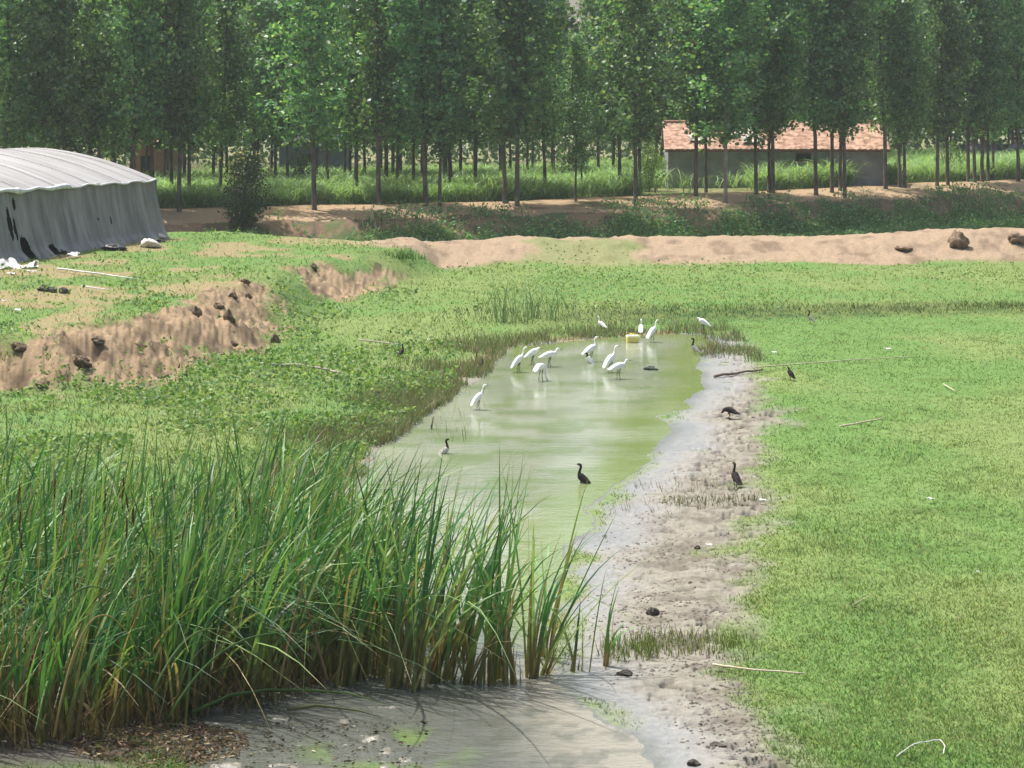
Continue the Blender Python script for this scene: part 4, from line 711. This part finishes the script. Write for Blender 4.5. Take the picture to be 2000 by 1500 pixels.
stick('grey_branch', [(510,722),(590,724),(640,733),(672,741)], .032, plain('grey_wood', (.36, .33, .27), (.22, .2, .17), 9, .9), 'grey branch lying in grass left of the pond', lift=.12); stick('grey_branch', [(700,673),(750,679),(790,684)], .02, bpy.data.materials['grey_wood'], 'thin grey branch reaching to the small dark heron on the left shore', lift=.12)
stick('pale_twig', [(1843,755),(1866,769)], .014, STICK, 'short pale twig lying in the lawn at right'); stick('pale_twig', [(1665,1193),(1705,1170)], .006, STICK, 'thin straw-like twig in the lawn', lift=.06)
stick('white_wire', [(1752,1500),(1768,1488),(1785,1478),(1810,1471),(1836,1469),(1846,1482),(1842,1496)], .006, WL, 'curled white wire in the grass at the bottom right edge', 'wire', .1)
for i, (px, py, hh, lab) in enumerate([(863,756,.34,'short dark stake at the waterline nearest the reed bed'), (930,702,.30,'dark stake leaning at the left waterline behind the pale heron'), (815,760,.2,'low dark stub in stubble left of the shore stake'), (842,850,.33,'thin dark stub standing in water by the left shore')]):
    p = WG(px, py); m = MB(); m.tube([(0, 0, -.05), (.01, 0, hh * .5), (.04, 0, hh)], [.02, .018, .014], 7); o = m.build('wooden_stake', DSTICK); o.location = p; tag(o, lab, 'stake', 'stakes along the left shore')
# yellow jerrycan
YEL = plain('yellow_plastic', (.70, .58, .16), (.60, .48, .12), 6, .45, .4); YL2 = plain('pale_yellow_plastic', (.80, .76, .46), (.70, .66, .38), 6, .5)
p = WW(1235, 669); t = thing('yellow_jerrycan', 'pale yellow plastic jerrycan lying in the shallow water at the pond head', 'jerrycan', (p.x, p.y, .0), .08)
m = MB(); m.box((0, 0, .06), (.30, .22, .16)); o = m.build('body', YEL, t, True); b = o.modifiers.new('b', 'BEVEL'); b.width = .03; b.segments = 3
m = MB(); m.box((0, 0, .155), (.31, .23, .07)); o = m.build('top_shell', YL2, t, True); b = o.modifiers.new('b', 'BEVEL'); b.width = .025; b.segments = 3
m = MB(); m.tube([(.15, 0, .14), (.20, 0, .15)], .03, 10); m.build('cap', YL2, t); m = MB(); m.tube([(-.08, 0, .185), (-.06, 0, .225), (.04, 0, .225), (.06, 0, .185)], .014, 8); m.build('handle', YEL, t)
# ------------------------------------------------------------------ birds
WHITE = plain('white_plumage', (.82, .82, .80), (.74, .74, .73), 14, .85, .1, .25, 60); BLK = plain('black_leg', (.03, .03, .028), (.02, .02, .02), 9, .6); BILLY = plain('bill', (.10, .09, .05), (.05, .045, .03), 9, .4); BILLO = plain('yellow_bill', (.55, .36, .06), (.40, .26, .05), 9, .4)
DKH = plain('dark_plumage', (.040, .030, .028), (.018, .015, .015), 16, .7, .2, .3, 60); GREYW = plain('pale_wing', (.50, .47, .42), (.34, .31, .27), 9, .85); BUFF = plain('buff_wing', (.60, .56, .50), (.40, .36, .30), 9, .85)
def legs(t, zt, x0=0.0, hgt=.24, gap=.035, col=None):
    for s, f in ((-1, .02), (1, -.03)):
        m = MB(); m.tube([(x0, s * gap, zt), (x0 + .015, s * gap, zt - .02), (x0 - .02 + f * .3, s * gap, hgt * .52), (x0 + f, s * gap, .012)], [.013, .010, .008, .006], 7)
        for a in (-.5, 0, .5, 3.14): m.tube([(x0 + f, s * gap, .012), (x0 + f + .055 * math.cos(a), s * gap + .055 * math.sin(a), .006)], [.006, .003], 5)
        m.build('leg', col or BLK, t)
EG = {  # tail -> body -> neck -> head: x, z, half width, half height
 'upright': [(-.25,.20,.006,.006),(-.20,.225,.028,.018),(-.10,.285,.06,.055),(0,.335,.072,.075),(.07,.375,.055,.062),(.105,.42,.028,.034),(.10,.475,.018,.020),(.085,.52,.016,.017),(.10,.565,.016,.017),(.135,.595,.020,.021),(.165,.595,.016,.016),(.19,.588,.008,.008)],
 'slant': [(-.20,.125,.006,.006),(-.165,.165,.030,.020),(-.09,.255,.06,.055),(-.01,.335,.07,.07),(.05,.39,.052,.055),(.085,.44,.026,.030),(.10,.50,.017,.018),(.11,.555,.016,.016),(.135,.60,.018,.019),(.165,.615,.018,.018),(.20,.612,.008,.008)],
 'level': [(-.27,.235,.006,.006),(-.21,.25,.03,.018),(-.11,.285,.06,.052),(0,.315,.072,.070),(.08,.33,.055,.058),(.13,.355,.030,.034),(.155,.39,.020,.022),(.165,.42,.019,.019),(.19,.44,.021,.021),(.22,.435,.015,.015),(.245,.428,.007,.007)],
 'hunch': [(-.22,.20,.006,.006),(-.17,.23,.03,.02),(-.08,.285,.062,.058),(.01,.335,.074,.076),(.08,.375,.05,.056),(.115,.41,.032,.034),(.135,.43,.026,.026),(.165,.432,.018,.018),(.19,.426,.007,.007)],
 'feed': [(-.20,.22,.006,.006),(-.15,.265,.032,.02),(-.07,.32,.062,.056),(.01,.325,.072,.07),(.075,.28,.048,.05),(.105,.225,.024,.026),(.115,.17,.017,.018),(.13,.11,.016,.016),(.15,.075,.019,.019),(.17,.05,.012,.012)]}
def egret(px, py, pose, yaw, lab, sc=1.0, ground=False, bill=None):
    p = WG(px, py) if ground else WW(px, py); z = p.z if ground else -.03
    t = thing('white_egret', lab, 'egret', (p.x, p.y, z), yaw, 'white egrets in and round the pond'); t.scale = (sc,) * 3; m = MB(); m.loft(EG[pose], 14, 5); m.build('body', WHITE, t)
    hx, hz_ = EG[pose][-1][:2]; px_, pz_ = EG[pose][-2][:2]; v = Vector((hx - px_, 0, hz_ - pz_)).normalized() * .085; m = MB(); m.tube([(hx - .01, 0, hz_), (hx + v.x * .5, 0, hz_ + v.z * .5), (hx + v.x, 0, hz_ + v.z - .004)], [.009, .006, .001], 7); m.build('bill', bill or BILLY, t)
    zt = .27 if pose not in ('feed',) else .28
    for s in (-1, 1):                             # folded wing: the long slate-edged feathers over the flank
        b = np.array(EG[pose])[:5]; w = [(q[0], q[1] + .012, .012, abs(q[3]) * .78) for q in b]; mm = MB(); mm.loft([(a, z2, .022 * (1 if i else .2), h2 + .002) for i, (a, z2, _, h2) in enumerate(w)], 10, 4); o = mm.build('wing', WHITE, t); o.location = (0, s * .052, 0)
    legs(t, zt, .0, .27); return t
for a in [(935,800,'slant',.35,'white egret standing alone, nearest the camera and leftmost in the green water', .82), (1014,727,'slant',.25,'white egret at the left of the group, slanting body and neck raised',.95), (1041,712,'hunch',.15,'white egret with tucked neck behind the left slanting egret',.95),
          (1074,716,'level',.2,'white egret with level body and head just raised, third of the left group'), (1057,744,'feed',.75,'white egret bending its head down, front of the left group, its reflection below',1.05), (1155,706,'upright',.45,'white egret with tallest straight neck beside the dark-headed heron',1.0),
          (1193,727,'slant',.5,'white egret with raised neck, rear one of the right pair',1.0), (1209,740,'level',.4,'white egret with level body, front one of the right pair',1.0), (1275,668,'slant',.6,'white egret standing upright right of the yellow jerrycan',.95), (1252,658,'upright',1.45,'white egret facing away behind the yellow jerrycan',.8)]: egret(*a)
egret(1174, 650, 'upright', 2.4, 'small white egret facing left on the far shore before green weeds', .72, True); egret(1374, 652, 'hunch', 2.9, 'hunched white egret facing left at the far right corner of the pond', .95, True)
DH = {'alert': [(-.20,.095,.004,.004),(-.15,.12,.028,.018),(-.07,.175,.05,.05),(0,.225,.054,.058),(.035,.27,.036,.042),(.04,.315,.024,.026),(.028,.36,.021,.022),(.015,.40,.021,.022),(.02,.435,.024,.024),(.055,.45,.022,.021),(.085,.448,.008,.008)],
      'perch': [(-.16,.06,.004,.004),(-.12,.09,.03,.02),(-.06,.15,.05,.048),(0,.205,.05,.055),(.03,.25,.034,.04),(.035,.29,.022,.024),(.045,.325,.023,.023),(.07,.335,.018,.018),(.095,.332,.007,.007)],
      'crouch': [(-.20,.10,.004,.004),(-.15,.12,.03,.02),(-.06,.155,.055,.05),(.02,.18,.056,.055),(.08,.175,.04,.042),(.115,.15,.026,.028),(.14,.12,.02,.02),(.165,.105,.008,.008)]}
def heron(px, py, pose, yaw, lab, wing=None, sc=1.0, water=False, name='pond_heron', body=None, tilt=0):
    p = WW(px, py) if water else WG(px, py); t = thing(name, lab, 'heron', (p.x, p.y, -.12 if water else p.z), yaw, 'dark herons round the pond'); t.scale = (sc,) * 3; m = MB(); m.loft(DH[pose], 14, 5); m.build('body', body or DKH, t)
    hx, hz_ = DH[pose][-1][:2]; m = MB(); m.tube([(hx - .012, 0, hz_), (hx + .035, 0, hz_ - .004), (hx + .068, 0, hz_ - .012)], [.008, .005, .001], 7); m.build('bill', BILLO, t)
    for s in (-1, 1):
        mm = MB(); b = np.array(DH[pose])[:5]; mm.loft([(q[0] - .012 * (i == 0), q[1] + .004, .020 * (1 if i else .2), abs(q[3]) * .92 + .002) for i, q in enumerate(b)], 10, 4); o = mm.build('wing', wing or DKH, t); o.location = (0, s * .036, 0)
    legs(t, .17 if pose != 'crouch' else .13, 0, .15, .028, BILLO if wing else BLK); return t
heron(1136, 943, 'alert', 2.75, 'dark slender heron standing in green water, long tail end to the right', None, .9, True); heron(1436, 957, 'alert', 2.0, 'dark-necked heron standing upright on the mud before the grass, nearest on the shore', None, .86)
heron(1356, 697, 'alert', 2.7, 'dark-necked heron with paler tail at the waterline near the pond head', GREYW, .98); heron(1543, 743, 'perch', 2.3, 'small black bird standing in grass in front of the long bamboo pole', None, .82); heron(1582, 634, 'alert', 2.9, 'dark-necked heron with pale body far off on the grass', BUFF, .85)
heron(870, 886, 'alert', .35, 'dark-necked heron with pale wings wading right behind the reed tips', BUFF, .8, True); heron(1424, 818, 'crouch', 2.7, 'dark heron crouching low on the mud facing left', None, .95); heron(1150, 709, 'perch', 2.9, 'dark-headed heron with white wings among the egrets', WHITE, 1.05, True); heron(785, 699, 'alert', .9, 'slim brown heron standing in stubble at the end of the thin branch', None, .72); heron(940, 724, 'perch', .9, 'small dark heron by the left waterline behind the nearest egret', None, .75)
# ------------------------------------------------------------------ air, light, camera
AZ, EL = math.radians(-58), math.radians(63); sd = Vector((math.sin(AZ) * math.cos(EL), math.cos(AZ) * math.cos(EL), math.sin(EL)))
sun = bpy.data.lights.new('sun', 'SUN'); sun.energy = 4.6; sun.angle = math.radians(.53); sun.color = (1, .98, .95); so = bpy.data.objects.new('sun', sun); C.objects.link(so); so.rotation_euler = sd.to_track_quat('Z', 'Y').to_euler(); so.location = sd * 60
w = bpy.data.worlds.new('World'); bpy.context.scene.world = w; w.use_nodes = True; nt = w.node_tree; nt.nodes.clear(); bg = nt.nodes.new('ShaderNodeBackground'); sk = nt.nodes.new('ShaderNodeTexSky'); wo_ = nt.nodes.new('ShaderNodeOutputWorld')
sk.sky_type = 'NISHITA'; sk.sun_disc = False; sk.sun_elevation = EL; sk.sun_rotation = AZ; sk.air_density = 1.3; sk.dust_density = 6.0; sk.ozone_density = 1.0; bg.inputs[1].default_value = .15; nt.links.new(sk.outputs[0], bg.inputs[0]); nt.links.new(bg.outputs[0], wo_.inputs[0])
m, t, N_ = nodes('haze_air'); out = N_('ShaderNodeOutputMaterial'); pv = N_('ShaderNodeVolumePrincipled', Density=HAZE); pv.inputs['Color'].default_value = (.86, .93, 1, 1); pv.inputs['Anisotropy'].default_value = .25; t.links.new(pv.outputs[0], out.inputs['Volume'])
mb = MB(); X = 3400; mb.box((0, 700, (-2.2 + 26) / 2), (2 * X, 2 * 1500, 28.2)); hz_o = mb.build('haze', m, None, False); tag(hz_o, 'thin pale summer haze over the whole place', 'haze', kind='stuff')
cam = bpy.data.cameras.new('camera'); cam.sensor_width = 36; cam.lens = 36 * F / 2000; cam.shift_y = -(750 - HY) / 2000; cam.clip_end = 5000; co = bpy.data.objects.new('camera', cam); C.objects.link(co); co.location = (0, 0, CH); co.rotation_euler = (math.radians(90), 0, 0)
S_ = bpy.context.scene; S_.camera = co; S_.view_settings.view_transform = 'Standard'; S_.view_settings.look = 'None'; S_.view_settings.exposure = .55; S_.view_settings.gamma = 1
S_.cycles.max_bounces = 6; S_.cycles.diffuse_bounces = 3; S_.cycles.glossy_bounces = 3; S_.cycles.transmission_bounces = 4; S_.cycles.volume_bounces = 1; S_.cycles.use_adaptive_sampling = True; S_.cycles.adaptive_threshold = .01; S_.cycles.use_denoising = True; S_.cycles.sample_clamp_indirect = 4
